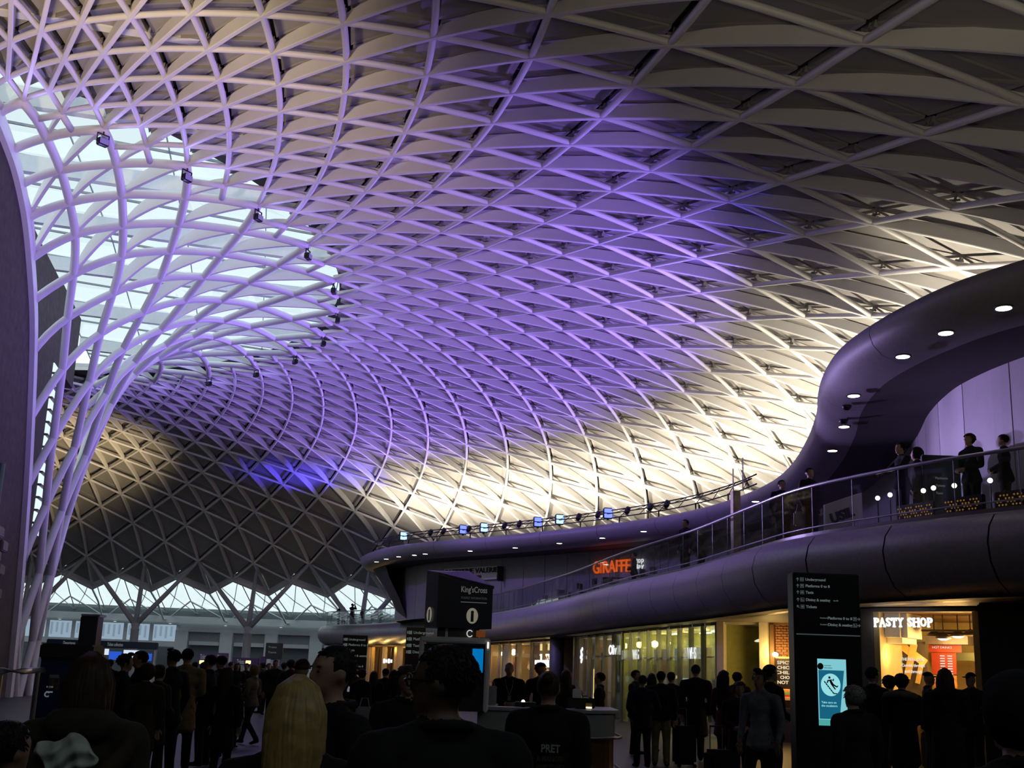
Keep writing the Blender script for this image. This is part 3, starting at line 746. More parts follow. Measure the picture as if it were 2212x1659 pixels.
t = thing('cafe_sign', 'pale board with black letters reading PATISSERIE VALERIE', 'sign', Cc, rz)
b = MB(); b.box((0, .03, 0), (w, .05, h)); b.build('board', SIGNW, t)
text('PATISSERIE VALERIE', h*.52, INK, t, (0, -.02, h*.2), .05, .01, width=w*.94); text('SINCE 1926', h*.26, INK, t, (w*.05, -.02, -h*.25), .05, .008, width=w*.28)
Cc, rz, w, h = wall_sign('', '', 1085, 1091, 1240, 1239, 32)
b = MB(); b.rbox((0, -.2, 0), (.10, .5, h), .02); t = b.build('blade_sign', INK); t.location = Cc; t.rotation_euler = (0, 0, rz); tag(t, 'narrow black blade sign sticking out beside the pale board', 'sign')
# white letters board seen at a slant on the near wall
Q, rz = on_wall(1905, 995, .15)
t = thing('projecting_sign', 'black cut-out logo sign standing off the near cladding wall', 'sign', Q, rz)
b = MB(); b.box((0, -.35, .3), (.06, .7, .12)); b.box((0, -.3, -.1), (.06, .6, .1)); b.box((0, -.4, -.5), (.06, .75, .12)); b.tube([(0, -.1, .5), (0, -.55, -.6)], .06, 6); b.tube([(0, -.6, .5), (0, -.2, -.6)], .05, 6); b.build('logo', INK, t)
# things on the balcony: banner, slatted boards, tables and chairs

# ---------------------------------------------------------------- helpers for things on the ground
def zfor(P, y):                                                   # height over the plan point P that meets pixel row y
    lo, hi = -2.0, 14.0
    for _ in range(40):
        md = (lo+hi)/2
        if proj((P[0], P[1], md))[1] > y: lo = md
        else: hi = md
    return lo
RZI = math.atan2(-F0.y, -F0.x)+PI/2                               # turned to the picture plane
def floor_at(x, dep):                                             # floor point in column x at a depth
    P = at_d(x, 1450, dep); return Vector((P.x, P.y, 0))
SHL = offs(BEL, -.75)
def at_shop(x, line=None):
    D = ray(x, 1450); line = line or SHL; best = None
    for a, c in zip(line, line[1:]):
        ex, ey = c.x-a.x, c.y-a.y; den = D.x*ey-D.y*ex
        if abs(den) < 1e-9: continue
        t = ((a.x-CAM.x)*ey-(a.y-CAM.y)*ex)/den; u = ((a.x-CAM.x)*D.y-(a.y-CAM.y)*D.x)/den
        if t > 2 and -.001 <= u <= 1.001 and (best is None or t < best[0]): best = (t, Vector((a.x+ex*u, a.y+ey*u, 0)))
    return best[1]
CLEAR = glass('shop_glass', (.92, .94, .9), .10, .02)
MULL = mat('mullion_metal', (.25, .25, .26), .35, .7, .06)
FRONT = [None, 0, 0, 0]
def front_pt(x):                                                  # where column x meets the straight front of a turned shop
    A, d = FRONT[0], FRONT[1]; D = ray(x, 1450); den = D.x*d.y-D.y*d.x
    t = ((A.x-CAM.x)*d.y-(A.y-CAM.y)*d.x)/den
    return Vector((CAM.x+D.x*t, CAM.y+D.y*t, 0))
def shop(label, x0, x1, wall, ceil_m, depth=5, H=3.2, panes=0, name='shop_unit', turn=None, A0=None):
    if turn is None: A, B = at_shop(x0), at_shop(x1)
    else:
        A = A0 or at_shop(x0); FRONT[0] = A; FRONT[1] = Vector((math.cos(math.radians(turn)), math.sin(math.radians(turn)), 0)); B = front_pt(x1)
    d = B-A; w = d.length; rz = math.atan2(d.y, d.x)
    t = thing(name, label, 'shop', A, rz)
    b = MB(); b.box((w/2, depth, H/2), (w, .12, H)); b.build('back_wall', wall, t)
    for x in (.06, w-.06): b = MB(); b.box((x, depth/2, H/2), (.12, depth, H)); b.build('side_wall', wall, t)
    b = MB(); b.box((w/2, depth/2, H-.04), (w, depth, .08)); b.build('shop_ceiling', ceil_m, t)
    for i in range(panes):
        xa, xb = w*i/panes, w*(i+1)/panes
        b = MB(); b.box(((xa+xb)/2, .03, H/2), (xb-xa-.06, .02, H-.1)); b.build('glass_pane', CLEAR, t)
        b = MB(); b.box((xa, .0, H/2), (.05, .16, H)); b.build('mullion', MULL, t)
    return t, w, rz, A
def local(t, P): return t.matrix_basis.inverted() @ Vector(P)
def shop_lamps(t, pts, e, col, size=.8):
    Mx = Matrix.Translation(t.location) @ Matrix.Rotation(t.rotation_euler.z, 4, 'Z')
    for p in pts:
        q = Mx @ Vector(p); lamp('POINT', q, e, col, size=.12)
AMB = (1.0, .62, .18); YEL = (1.0, .80, .30); PALE = (1.0, .88, .52)
W_OCH = mat('ochre_wall', (.55, .40, .20), .7, var=.15, scale=1.5); W_WH = mat('shop_white', (.75, .70, .60), .6, var=.05); W_GR = mat('shop_green', (.40, .42, .12), .6, var=.1)
W_DK = mat('shop_dark', (.06, .045, .035), .6, var=.2); W_BR = mat('shop_brown', (.20, .11, .05), .6, var=.25, scale=2); GOLDP = mat('gold_panel', (.80, .52, .16), .35, .3, .1)
HOT = glow('hot_panel', (1.0, .70, .25), 2.2); HOTW = glow('hot_white', (1.0, .86, .62), 5.0); TUBE = glow('strip_lamp', (1.0, .98, .80), 4.0); TEALG = glow('cool_white', (.85, .95, .95), .9)
def Z(t, x, y): return 0

# far gold fronted unit below the end of the balcony
t, w, rz, A = shop('distant shop with gold vertical panels below the far end of the balcony', 789, 900, W_BR, W_BR, 4, 3.2, 0)
for i, f in enumerate((.06, .16, .40, .62, .70, .93)):
    b = MB(); b.rbox((w*f, -.05, 1.55), (.55 if i % 2 else .9, .12, 3.1), .03); b.build('gold_panel', GOLDP if i % 2 else W_OCH, t)
for f in (.26, .52, .80): b = MB(); b.box((w*f, .02, 1.5), (.12, .1, 3.0)); b.build('mullion', DARK, t)
for i in range(4): b = MB(); b.box((w*.42+i*.5, -.16, 2.05), (.3, .05, .34-.1*(i % 2))); b.build('white_mark', WL, t)
shop_lamps(t, [(w*.2, -.9, 2.9), (w*.5, -.9, 2.9), (w*.85, -.9, 2.9), (w*.3, 2, 2.6), (w*.7, 2, 2.6)], 45, AMB)

# accessory shop
t, w, rz, A = shop('warmly lit accessory shop with glowing letter boxes behind glass', 1058, 1203, W_OCH, W_BR, 5, 3.2, 6)
for f in (.12, .34, .60, .84): b = MB(); b.box((w*f, .5, 1.6), (.35, .3, 3.2)); b.build('pier', W_BR, t)
b = MB(); b.rbox((w*.52, 1.5, 2.25), (3.6, .16, .7), .05); b.build('letter_box', HOTW, t)
text('LOVE', .62, mat('red_ink', (.7, .12, .03), .6), t, (w*.52, 1.39, 2.25), .02, .02, width=3.0)
b = MB(); b.box((w*.46, 1.3, 2.98), (1.5, .1, .4)); b.box((w*.60, 1.3, 2.98), (.9, .1, .4)); b.build('lit_panel', HOT, t)
text('accessorize', .42, WL, t, (w*.845, -.1, 2.15), .03, .012, width=2.9)
for z in (.7, 1.2, 1.7): b = MB(); b.box((w/2, 3.6, z), (w-.6, .5, .05)); b.build('shelf', W_BR, t)
shop_lamps(t, [(w*.1, .9, 2.7), (w*.27, .9, 2.7), (w*.45, 1.0, 1.7), (w*.62, 1.0, 1.7), (w*.9, .9, 2.7)], 70, AMB)
for i, f in enumerate((.02, .05, .08, .20, .23)):
    b = MB(); b.ell((0, 0, 0), (.11, .11, .11), 10, 8); o = b.build('spot_globe', HOTW, smooth=True)
    o.location = Matrix.Translation(A) @ Matrix.Rotation(rz, 4, 'Z') @ Vector((w*f, .6+.1*(i % 2), 2.62+.14*(i % 3))); tag(o, 'small hot white spot globe hanging in the accessory shop window', 'lamp', 'spot globes in the accessory shop')
pal = [(.75, .25, .08), (.85, .5, .2), (.5, .12, .1), (.8, .7, .5), (.55, .35, .15)]
HB = None; Mx = Matrix.Translation(A) @ Matrix.Rotation(rz, 4, 'Z')
for i in range(26):
    f = (.03+.038*i) % 1.0; z = .72+.5*(i % 3)
    b = MB(); b.rbox((0, 0, .17), (.42, .2, .3+.05*(i % 2)), .06); b.tube([(-.12, 0, .32), (-.08, 0, .48), (.08, 0, .48), (.12, 0, .32)], .018, 6)
    o = b.build('handbag', mat('bag_%d' % (i % 5), pal[i % 5], .5)); o.location = Mx @ Vector((w*f, 3.5 if i % 2 else 1.1, z)); o.rotation_euler.z = rz; tag(o, 'small '+('orange', 'apricot', 'dark red', 'beige', 'brown')[i % 5]+' handbag displayed in the accessory shop', 'handbag', 'handbags in the accessory shop')
Q = at_shop(1213)+Vector((0, -.25, 0)); b = MB(); b.lathe([(.34, 0), (.34, 3.25)], 24); o = b.build('round_column', mat('column_grey', (.10, .095, .09), .5, var=.1), smooth=True); o.location = Q; tag(o, 'dark round column between the accessory shop and the glass shopfronts', 'column')

# glass fronted shop with white script sign
t, w, rz, A = shop('glass fronted shop with narrow bright yellow panels and a white script sign', 1241, 1345, W_BR, W_WH, 4, 3.22, 6)
for i, (f, ww) in enumerate(((.10, .5), (.40, 1.1), (.60, .5), (.95, .8))): b = MB(); b.box((w*f, .7+.3*(i % 2), 1.6), (ww, .08, 3.1)); b.build('display_panel', (W_WH, GOLDP)[i % 2], t)
for f in (.22, .52, .80): b = MB(); b.box((w*f, .25, 1.25), (.45, .1, 2.5)); b.build('dark_door', DARK, t)
b = MB()
for q in range(7): b.ell((w*.225+.13*math.sin(q*2.4), -.12, 2.35+.085*q-.2), (.13, .03, .09), 8, 6)
b.build('logo_mark', WL, t); text('Oliv', .5, WL, t, (w*.86, -.1, 2.55), .02, .012, width=1.25)
b = MB(); b.box((w/2, .2, 2.35), (w, .05, .05)); b.build('transom', MULL, t)
for i, f in enumerate((.31, .33, .96)): b = MB(); b.box((w*f, .3, 1.0+.3*i), (.1, .08, 1.7)); b.build('light_strip', HOT, t)
shop_lamps(t, [(w*.15, 1.6, 2.6), (w*.45, 1.6, 2.6), (w*.75, 1.6, 2.6), (w*.95, 1.4, 2.4)], 34, YEL)

# newsagent with tall glass fins
t, w, rz, A = shop('newsagent behind tall glass fins with pale yellow-green interior', 1345, 1548, W_GR, W_WH, 1.9, 3.24, 9)
for i in range(10): b = MB(); b.box((w*i/9+.02, -.18, 1.62), (.03, .36, 3.2)); b.build('glass_fin', CLEAR, t)
for f in (.19, .80): text('WHS', .5, WL, t, (w*f, -.06, 2.35), .02, .0, width=.75)
for z, dd in ((.6, 1.0), (1.1, 1.0), (1.6, 1.0)): b = MB(); b.box((w/2, dd+.6, z), (w-.4, .45, .05)); b.build('shelf', W_WH, t)
for f in (.12, .36, .58, .86): b = MB(); b.box((w*f, 1.1, 1.3), (.7, .3, 2.6)); b.build('display_stand', W_WH if f > .3 else W_BR, t)
for f, y in ((.25, 1.2), (.46, 1.6), (.66, 1.3), (.90, 1.5)): b = MB(); b.box((w*f, y, 3.12), (.9, .12, .05)); b.build('strip_lamp', TUBE, t)
for f in (.45, .93): b = MB(); b.box((w*f, .9, 1.5), (1.1, .08, .22)); b.build('lit_header', TEALG, t)
b = MB(); b.box((w/2, .1, 2.25), (w, .04, .04)); b.build('transom', GOLDP, t)
shop_lamps(t, [(w*.12, 1.1, 2.8), (w*.36, 1.1, 2.8), (w*.6, 1.1, 2.8), (w*.85, 1.1, 2.8)], 60, YEL)

# open white lit shop with bottles
t, w, rz, A = shop('open fronted shop with white cone lampshade, green wall and a shelf of bottles', 1552, 1662, W_GR, W_WH, 3.6, 3.26, 0, turn=50)
b = MB(); b.box((.1, .0, 1.63), (.2, .3, 3.26)); b.box((w-.12, 0, 1.63), (.24, .3, 3.26)); b.build('door_post', W_WH, t)
b = MB(); b.lathe([(.02, .34), (.10, .33), (.28, .14), (.36, .02), (.34, .0)], 24); o = b.build('cone_shade', glow('shade_glow', (1.0, .95, .68), .8), t, smooth=True); o.location = (w*.52, 1.2, 2.72)
for f, y, l in ((.40, 2.2, 1.3), (.70, 1.6, .8), (.20, 1.9, .3)): b = MB(); b.box((w*f, y, 2.70), (l, .1, .05)); b.build('strip_lamp', TUBE, t)
for z in (1.35, .95, 2.2): b = MB(); b.box((w*.45, 3.3, z), (w*.72, .4, .05)); b.build('shelf', W_DK if z > 2 else W_WH, t)
for i in range(4): b = MB(); b.tube([(w*.3+.35*i, 3.2, 2.2), (w*.3+.35*i, 3.2, 1.9), (w*.33+.35*i, 3.2, 1.82)], .025, 6); b.build('hook', W_DK, t)
b = MB(); b.box((w*.86, 2.6, 1.0), (.5, .5, 2.0)); b.build('navy_cabinet', mat('navy', (.012, .016, .05), .4), t)
b = MB(); b.box((w*.5, 2.6, .5), (w*.6, .5, .9)); b.build('counter', W_WH, t)
b = MB(); b.box((w*.5, 2.34, .98), (w*.45, .04, .10)); b.build('lit_edge', HOT, t)
shop_lamps(t, [(w*.35, 1.2, 2.5), (w*.7, 1.4, 2.5), (w*.5, 2.4, 2.3)], 24, PALE)
Mx = Matrix.Translation(A) @ Matrix.Rotation(rz, 4, 'Z'); BOT = [mat('bottle_green', (.10, .30, .12), .15), mat('bottle_amber', (.55, .45, .10), .15)]
me = None
for i in range(11):
    if me is None: b = MB(); b.lathe([(.055, 0), (.06, .02), (.06, .2), (.025, .29), (.022, .36), (.028, .37)], 12); me = b.mesh('bottle', BOT[0], True)
    o = link('bottle', me); o.location = Mx @ Vector((w*.17+w*.062*i, 3.25, 1.38)); tag(o, 'green glass bottle in the row on the shelf of the white shop', 'bottle', 'bottles on the shelf of the white shop')

# burger poster beside it, on a brick pier
t, w, rz, A = shop('narrow brick fronted food stall with a glowing burger poster', 1664, 1716, W_BR, W_BR, 1.2, 3.26, 0, name='food_stall', turn=46, A0=front_pt(1664))
b = MB(); b.box((w*.5, .30, 1.63), (w, .2, 3.26)); b.build('brick_pier', mat('stall_brick', (.30, .14, .06), .8, var=.3, scale=3, bump=.3), t)
for r in range(14):
    for q in range(4): b = MB(); b.rbox((w*.14+q*w*.24+(r % 2)*.1, .18, 2.25+r*.072), (w*.22, .04, .06), .008); b.build('brick', mat('stall_brick', (.3, .14, .06)), t)
b = MB(); b.rbox((w*.6, .12, 1.55), (.88, .06, 1.5), .02); b.build('poster_frame', GOLDP, t)
b = MB(); b.box((w*.6, .085, 1.55), (.78, .02, 1.4)); b.build('poster', mat('poster_black', (.02, .012, .008), .5), t)
for i, s_ in enumerate(('SPICY', 'CHICK', 'CHILLI', 'CHO', 'NOT B')): text(s_, .125, glow('chalk', (1.0, .80, .55), .9), t, (w*.6-.02, .07, 2.13-.135*i), .01, .003, width=.088*len(s_))
for z, c, rx in ((1.36, (.75, .28, .05), .30), (1.29, (.15, .35, .05), .31), (1.24, (.6, .05, .02), .29), (1.17, (.70, .30, .08), .30)):
    b = MB(); b.ell((w*.62, .07, z), (rx, .02, .06), 16, 8); b.build('burger_layer', mat('burg_%d' % int(z*100), c, .5, emit=c, estr=.5), t, smooth=True)
b = MB(); b.ell((0, 0, 0), (.09, .09, .07), 12, 8); o = b.build('wall_lamp', HOTW, t, smooth=True); o.location = (w*.22, .0, 2.35)
b = MB(); b.box((w*.5, -.1, .45), (w, .5, .9)); b.build('counter', W_DK, t)
shop_lamps(t, [(w*.25, -.35, 2.4), (w*.6, -.8, 2.1)], 26, AMB)

# grey pillar, pasty stall, dark pillar
GREYP = mat('pillar_grey', (.17, .16, .165), .6, var=.06)
FRONT[0] = at_shop(1862)+Vector((0, .1, 0)); Q0, Q1 = front_pt(1862), front_pt(1891); b = MB(); b.rbox((0, .2, 1.62), ((Q1-Q0).length, .5, 3.24), .03); o = b.build('pillar', GREYP); o.location = (Q0+Q1)/2; o.rotation_euler.z = math.atan2((Q1-Q0).y, (Q1-Q0).x); tag(o, 'smooth grey pillar left of the pasty stall', 'pillar')
t, w, rz, A = shop('amber lit pasty stall with white letters, display counter and pendant lamps', 1891, 2120, mat('stall_cream', (.62, .50, .26), .7, var=.06), W_BR, 4.2, 3.22, 0, name='pasty_stall', turn=40, A0=front_pt(1891))
PX = lambda x: local(t, front_pt(x)).x
def PZ(x, y, dy=0): P = front_pt(x); return zfor(P, y)
bpy.context.view_layer.update()
zl0, zl1 = zfor(front_pt(2000), 1322), zfor(front_pt(2000), 1297)
b = MB(); b.box((w/2, -.02, (zl0+3.22)/2), (w, .22, 3.22-zl0)); b.build('fascia_beam', GREYP, t)
zs = zfor(front_pt(1962), 1346); PLT = glow('pasty_letters', (1, 1, 1), 1.5); x0_, x1_ = PX(1899), PX(2027); hh_ = .17
WD = dict(P=.72, A=.86, S=.68, T=.80, Y=.82, H=.92, O=.86); WD[' '] = .45; tot = sum(WD[c] for c in 'PASTY SHOP'); xx = x0_
for c in 'PASTY SHOP':                                            # slab serif letters, stems with feet
    ww = WD[c]*(x1_-x0_)/tot
    if c != ' ':
        cx_ = xx+ww/2; text(c, hh_*1.42, PLT, t, (cx_, -.22, zs), .05, .008, width=ww*.86 if c not in 'TY' else ww*.9, name='letter')
        ft = {'P': [(-.24, -1, .42), (-.30, 1, .3)], 'A': [(-.34, -1, .32), (.34, -1, .32)], 'T': [(0, -1, .42), (-.42, .78, .10), (.42, .78, .10)], 'Y': [(0, -1, .42), (-.34, 1, .34), (.34, 1, .34)], 'H': [(-.32, -1, .36), (.32, -1, .36), (-.32, 1, .36), (.32, 1, .36)]}.get(c, [])
        for fx, sg, fw in ft: b = MB(); b.box((cx_+fx*ww*.9, -.22, zs+sg*hh_*.49), (fw*ww, .05, .03 if fw > .2 else .07)); b.build('serif', PLT, t)
    xx += ww
xl, xr = PX(1892), PX(1950); zb = zfor(front_pt(1920), 1385)
b = MB(); b.rbox(((xl+xr)/2, .9, (zb+zl0)/2+.1), (xr-xl, 1.2, zl0-zb+.25), .12); b.build('white_bulkhead', W_WH, t)
b = MB(); b.box(((xl+xr)/2, 1.45, zb/2), (xr-xl+.1, .08, zb+.1)); b.build('black_wall', W_DK, t)
def strip(p, q, wd):
    b = MB(); p, q = Vector(p), Vector(q); d = (q-p); n_ = Vector((-d.z, 0, d.x)).normalized()*wd/2
    b.add([p-n_, p+n_, q+n_, q-n_, p-n_+Vector((0, .03, 0)), p+n_+Vector((0, .03, 0)), q+n_+Vector((0, .03, 0)), q-n_+Vector((0, .03, 0))], [(0, 1, 2, 3), (7, 6, 5, 4), (0, 4, 5, 1), (2, 6, 7, 3), (1, 5, 6, 2), (0, 3, 7, 4)]); b.build('ribbon', GOLDP, t)
yb = 1.38
strip((xl+.05, yb, zb), (xr+.05, yb, zb-.42), .17); strip((xr-.18, yb-.01, zb), (xl+.2, yb-.01, zb-.75), .15); strip((xr-.02, yb-.02, zb-.35), (xr-.14, yb-.02, zb-.85), .10)
CH = glow('chalk_white', (1.0, .92, .75), .8)
for i, (s_, wd) in enumerate((('THE REAL DEAL', .52), ('Cornish through', .50), ('and through', .38))): text(s_, .09, CH, t, (xl+.36, 1.33, zb-.34-.13*i), .008, .002, width=wd)
zm0, zm1 = zfor(front_pt(1968), 1452), zfor(front_pt(1968), 1398)
REDM = mat('menu_red', (.42, .05, .015), .5); xm = PX(1970)+.1
b = MB(); b.box((xm, 1.9, (zm0+zm1)/2), (.52, .05, zm1-zm0)); b.box((xm+.05, 1.86, zm1+.05), (.68, .08, .18)); b.build('menu_board', REDM, t)
text('HOT DRINKS', .07, CH, t, (xm, 1.80, zm1+.06), .005, width=.42)
for c_ in (0, 1):
    for r in range(9): b = MB(); b.box((xm-.02+c_*.16, 1.86, zm1-.12-.055*r), (.10, .01, .025)); b.build('menu_line', CH, t)
b = MB(); b.box((xm+.02, 1.85, zm0-.16), (.5, .04, .26)); b.build('food_picture', mat('food_pic', (.6, .25, .05), .5, var=.5, scale=12), t)
for x in (1990, 2050): b = MB(); b.box((PX(x)+.25, 3.4, 1.1), (.14, .12, 2.3)); b.build('door_frame', W_WH, t)
b = MB(); b.box((PX(2030), 3.3, 2.32), (2.2, .14, .18)); b.build('head_beam', mat('pale_green', (.40, .45, .30), .5), t)
b = MB(); b.box((PX(2032)+.2, 4.1, 1.65), (.34, .03, .26)); b.build('notice', W_DK, t)
b = MB(); b.add([(PX(2052), 2.8, 2.65), (w-.15, 1.4, 2.75), (w-.15, 1.4, 1.85), (w-.75, 2.6, 1.9), (w-.15, 3.2, 2.75), (w-.15, 3.2, 1.85)], [(0, 1, 2, 3), (0, 3, 5, 4), (0, 4, 1), (1, 4, 5, 2), (2, 5, 3)]); b.build('sloping_hood', W_WH, t, recalc=True)
for y in (.9, 2.1): b = MB(); b.tube([(PX(1965), y, 2.80), (w-.1, y, 2.80)], .025, 6); b.build('ceiling_pipe', W_DK, t)
b = MB(); b.box((PX(2005), 1.6, 2.62), (.9, .5, .18)); b.build('dark_duct', W_DK, t)
# counter with glass display
xc0, xc1 = PX(1975), w-.05
b = MB(); b.rbox(((xc0+xc1)/2, .55, .36), (xc1-xc0, .7, .72), .03); b.build('counter_base', W_DK, t)
b = MB(); b.box(((xc0+xc1)/2, .5, .74), (xc1-xc0, .6, .04)); b.build('display_floor', GOLDP, t)
b = MB(); b.box(((xc0+xc1)/2, .22, .98), (xc1-xc0, .015, .44)); b.build('display_glass', CLEAR, t)
b = MB(); b.rbox(((xc0+xc1)/2, .5, 1.22), (xc1-xc0, .62, .05), .01); b.build('counter_top', GOLDP, t)
b = MB(); b.box(((xc0+xc1)/2, .30, 1.18), (xc1-xc0, .06, .03)); b.build('heat_lamp', glow('heat_lamp', (1.0, .45, .10), 5), t)
for i in range(6):
    b = MB(); b.box((xc0+.25+.5*i, .16, .45), (.46, .03, .30)); b.build('front_tile', mat('tile_%d' % (i % 2), ((.05, .045, .04), (.09, .08, .07))[i % 2], .5), t)
Mx = Matrix.Translation(A) @ Matrix.Rotation(rz, 4, 'Z')
PASTY = mat('pastry', (.75, .42, .14), .6, var=.3, scale=9); me = None
n_ = int((xc1-xc0-.3)/.24)
for i in range(n_*2):
    if me is None:
        b = MB(); b.ell((0, 0, .04), (.11, .065, .05), 12, 8)
        for q in range(7): b.ell((-.1+.033*q, -.055+.02*abs(q-3)*.6, .04), (.02, .014, .016), 6, 5)
        me = b.mesh('pasty', PASTY, True)
    o = link('pasty', me); o.location = Mx @ Vector((xc0+.2+.24*(i % n_), .38+.2*(i//n_), .765)); o.rotation_euler.z = rz; tag(o, 'golden crimped pasty lying in the lit display counter', 'pasty', 'pasties in the display counter')
lampz = zfor(front_pt(2010), 1372)
PL = ['leftmost pendant, unlit', 'lit pendant, left one of the two dished', 'lit pendant, right one of the two dished', 'unlit pendant between two lit ones', 'pendant turned to show its bulb', 'rightmost pendant, unlit']
for i, (x, y, lit) in enumerate(((1990, 1375, 0), (2010, 1380, 1), (2043, 1375, 1), (2071, 1373, 0), (2093, 1373, 1), (2111, 1372, 0))):
    lx = PX(x); yy = 1.0; P = Mx @ Vector((lx, yy, 0)); z = zfor(P, y)
    q = thing('pendant_lamp', 'dark enamel shade in the pasty stall: '+PL[i], 'lamp', (P.x, P.y, z), rz, 'pendant lamps of the pasty stall')
    b = MB(); b.lathe([(.03, .13), (.05, .12), (.15, .04), (.17, 0), (.16, 0), (.14, .035), (.04, .10), (.02, .11)], 20); b.build('shade', W_DK, q, smooth=True)
    b = MB(); b.tube([(0, 0, .12), (0, 0, 3.16-z)], .012, 6); b.build('rod', W_DK, q)
    if lit: b = MB(); b.ell((0, 0, .01), (.12, .12, .045) if i < 4 else (.085, .085, .10), 14, 8); b.build('bulb', HOTW, q, smooth=True); lamp('POINT', (P.x, P.y, z-.12), 38, (1.0, .60, .20), size=.08)
lamp('POINT', Mx @ Vector(((xl+xr)/2, .35, zb-.3)), 10, AMB, size=.1); lamp('POINT', Mx @ Vector((xc1-.8, .4, 1.05)), 6, (1, .45, .1), size=.1); lamp('POINT', Mx @ Vector((xc0+.5, .4, 1.05)), 6, (1, .45, .1), size=.1)
lamp('POINT', Mx @ Vector((PX(2060), 2.9, 2.5)), 30, AMB, size=.2)
b = MB(); b.rbox((xc1-.55, .55, 1.42), (.36, .3, .34), .06); o = b.build('till', DARK); o.matrix_basis = Mx; tag(o, 'dark till standing on the pasty counter', 'till')
Q0, Q1 = CAM+(front_pt(2119)-CAM)*.955, CAM+(front_pt(2270)-CAM)*.955; Q0.z = Q1.z = 0
b = MB(); b.rbox((0, .3, 1.62), ((Q1-Q0).length, .6, 3.24), .03); o = b.build('black_pillar', mat('black_clad', (.012, .011, .011), .5, var=.1)); o.location = (Q0+Q1)/2; o.rotation_euler.z = math.atan2((Q1-Q0).y, (Q1-Q0).x); tag(o, 'broad black clad pillar right of the pasty stall', 'pillar')

# ---------------------------------------------------------------- wayfinding totems
TOT = mat('totem_black', (.008, .009, .011), .25, .2, .1, spec=.5); TOTS = mat('totem_side', (.05, .05, .055), .35, .6, .05); SIGT = glow('sign_text', (.62, .74, .74), .16); ICON = glow('sign_icon', (.45, .55, .55), .14)
def totem(label, xc, wpx, ytop, dep, h=None, lines=None, screen=False, poster=False):
    Q = floor_at(xc, dep); s = dep/FPX; w = wpx*s; zt = zfor(Q, ytop); d = .26
    t = thing('direction_totem', label, 'sign', Q, RZI)
    b = MB(); b.rbox((0, d/2, zt/2), (w, d, zt), .012); b.build('body', TOTS, t)
    b = MB(); b.box((0, -.012, zt/2), (w-.03, .02, zt-.03)); b.build('face', TOT, t)
    return t, Q, s, w, zt
def arrow(b, x, z, s, ang):
    c, n_ = math.cos(ang), math.sin(ang)
    def R(p): return Vector((x+p[0]*c-p[1]*n_, -.03, z+p[0]*n_+p[1]*c))
    for poly in ([(-.1*s, -.5*s), (.1*s, -.5*s), (.1*s, .4*s), (-.1*s, .4*s)], [(-.42*s, .05*s), (-.30*s, -.07*s), (.06*s, .42*s), (0, .55*s)], [(.42*s, .05*s), (0, .55*s), (-.06*s, .42*s), (.30*s, -.07*s)]): b.add([R(p) for p in poly], [tuple(range(len(poly)))])
def icon(b, x, z, s, kind):
    def q(x0, z0, x1, z1, y=-.03): b.add([(x+x0*s, y, z+z0*s), (x+x1*s, y, z+z0*s), (x+x1*s, y, z+z1*s), (x+x0*s, y, z+z1*s)], [(0, 1, 2, 3)])
    q(-.5, -.5, .5, -.40); q(-.5, .40, .5, .5); q(-.5, -.4, -.40, .4); q(.40, -.4, .5, .4)
    if kind == 0: q(-.34, -.06, .34, .06); q(-.22, .18, .22, .28); q(-.22, -.28, .22, -.18); q(-.28, -.2, -.18, .2); q(.18, -.2, .28, .2)
    elif kind == 1: q(-.25, -.1, .25, .3); q(-.22, -.3, -.08, -.16); q(.08, -.3, .22, -.16)
    elif kind == 2: q(-.32, -.15, .32, .1); q(-.18, .1, .18, .28); q(-.25, -.28, -.1, -.15); q(.1, -.28, .25, -.15)
    elif kind == 3: q(-.3, -.3, -.2, .3); q(-.12, -.3, -.02, .3); q(.05, -.12, .3, -.02); q(.05, -.3, .13, 0); q(.22, -.3, .3, 0)
    else: q(-.25, -.2, .25, .2); q(-.06, -.32, .06, .32)
t, Q, s, w, zt = totem('tall black direction totem with lit blue screen, listing Underground to Tickets', 1790, 146, 1238, 12.7)
bT = MB()
LN = [('Underground', 1254, 0), ('Platforms 0 to 8', 1268, 1), ('Taxis', 1282, 2), ('Dining & seating', 1298, 3), ('Tickets', 1313, 4)]
lx = -w/2
for i, (s_, y, k) in enumerate(LN):
    z = zt-(y-1238)*s; a = lx+9*s
    arrow(bT, a, z, .042, 0 if i < 4 else .8); icon(bT, a+9.5*s, z, .044, k)
    text(s_, .043, SIGT, t, (a+17*s, -.03, z), .004, .0008, 'LEFT')
text('via lift', .025, SIGT, t, (lx+86*s, -.03, zt-60*s), .004, 0, 'LEFT')
for i, (s_, y, k) in enumerate((('Platforms 0 to 8', 1336, 1), ('Dining & seating', 1350, 3))):
    z = zt-(y-1238)*s; text(s_, .043, SIGT, t, (w/2-20*s, -.03, z), .004, .0008, 'RIGHT'); text('Escalators', .022, SIGT, t, (w/2-73*s, -.03, z), .004, 0, 'RIGHT')
    icon(bT, w/2-14*s, z, .044, k); arrow(bT, w/2-6*s, z, .042, -PI/2)
o_ = bT.build('pictograms', ICON, t); o_['kind'] = 'stuff'
b = MB(); b.box((0, -.026, zt-134*s), (w-.04, .008, .012)); b.build('divider', glow('divider_line', (.35, .5, .5), .12), t)
sx, sz0, sz1 = (1795-1790)*s, zt-(1562-1238)*s, zt-(1423-1238)*s; sw = 62*s
def flat(name, pts, m_, y=-.03): b = MB(); b.add([(p[0], y, p[1]) for p in pts], [tuple(range(len(pts)))]); return b.build(name, m_, t)
SC1 = glow('screen_pale', (.22, .60, .66), .95); SC2 = glow('screen_blue', (.012, .16, .28), .75); SC3 = glow('screen_mint', (.10, .55, .50), .7); SC4 = glow('screen_disc', (.30, .72, .76), 1.0); SCK = mat('screen_ink', (.002, .006, .012), .6)
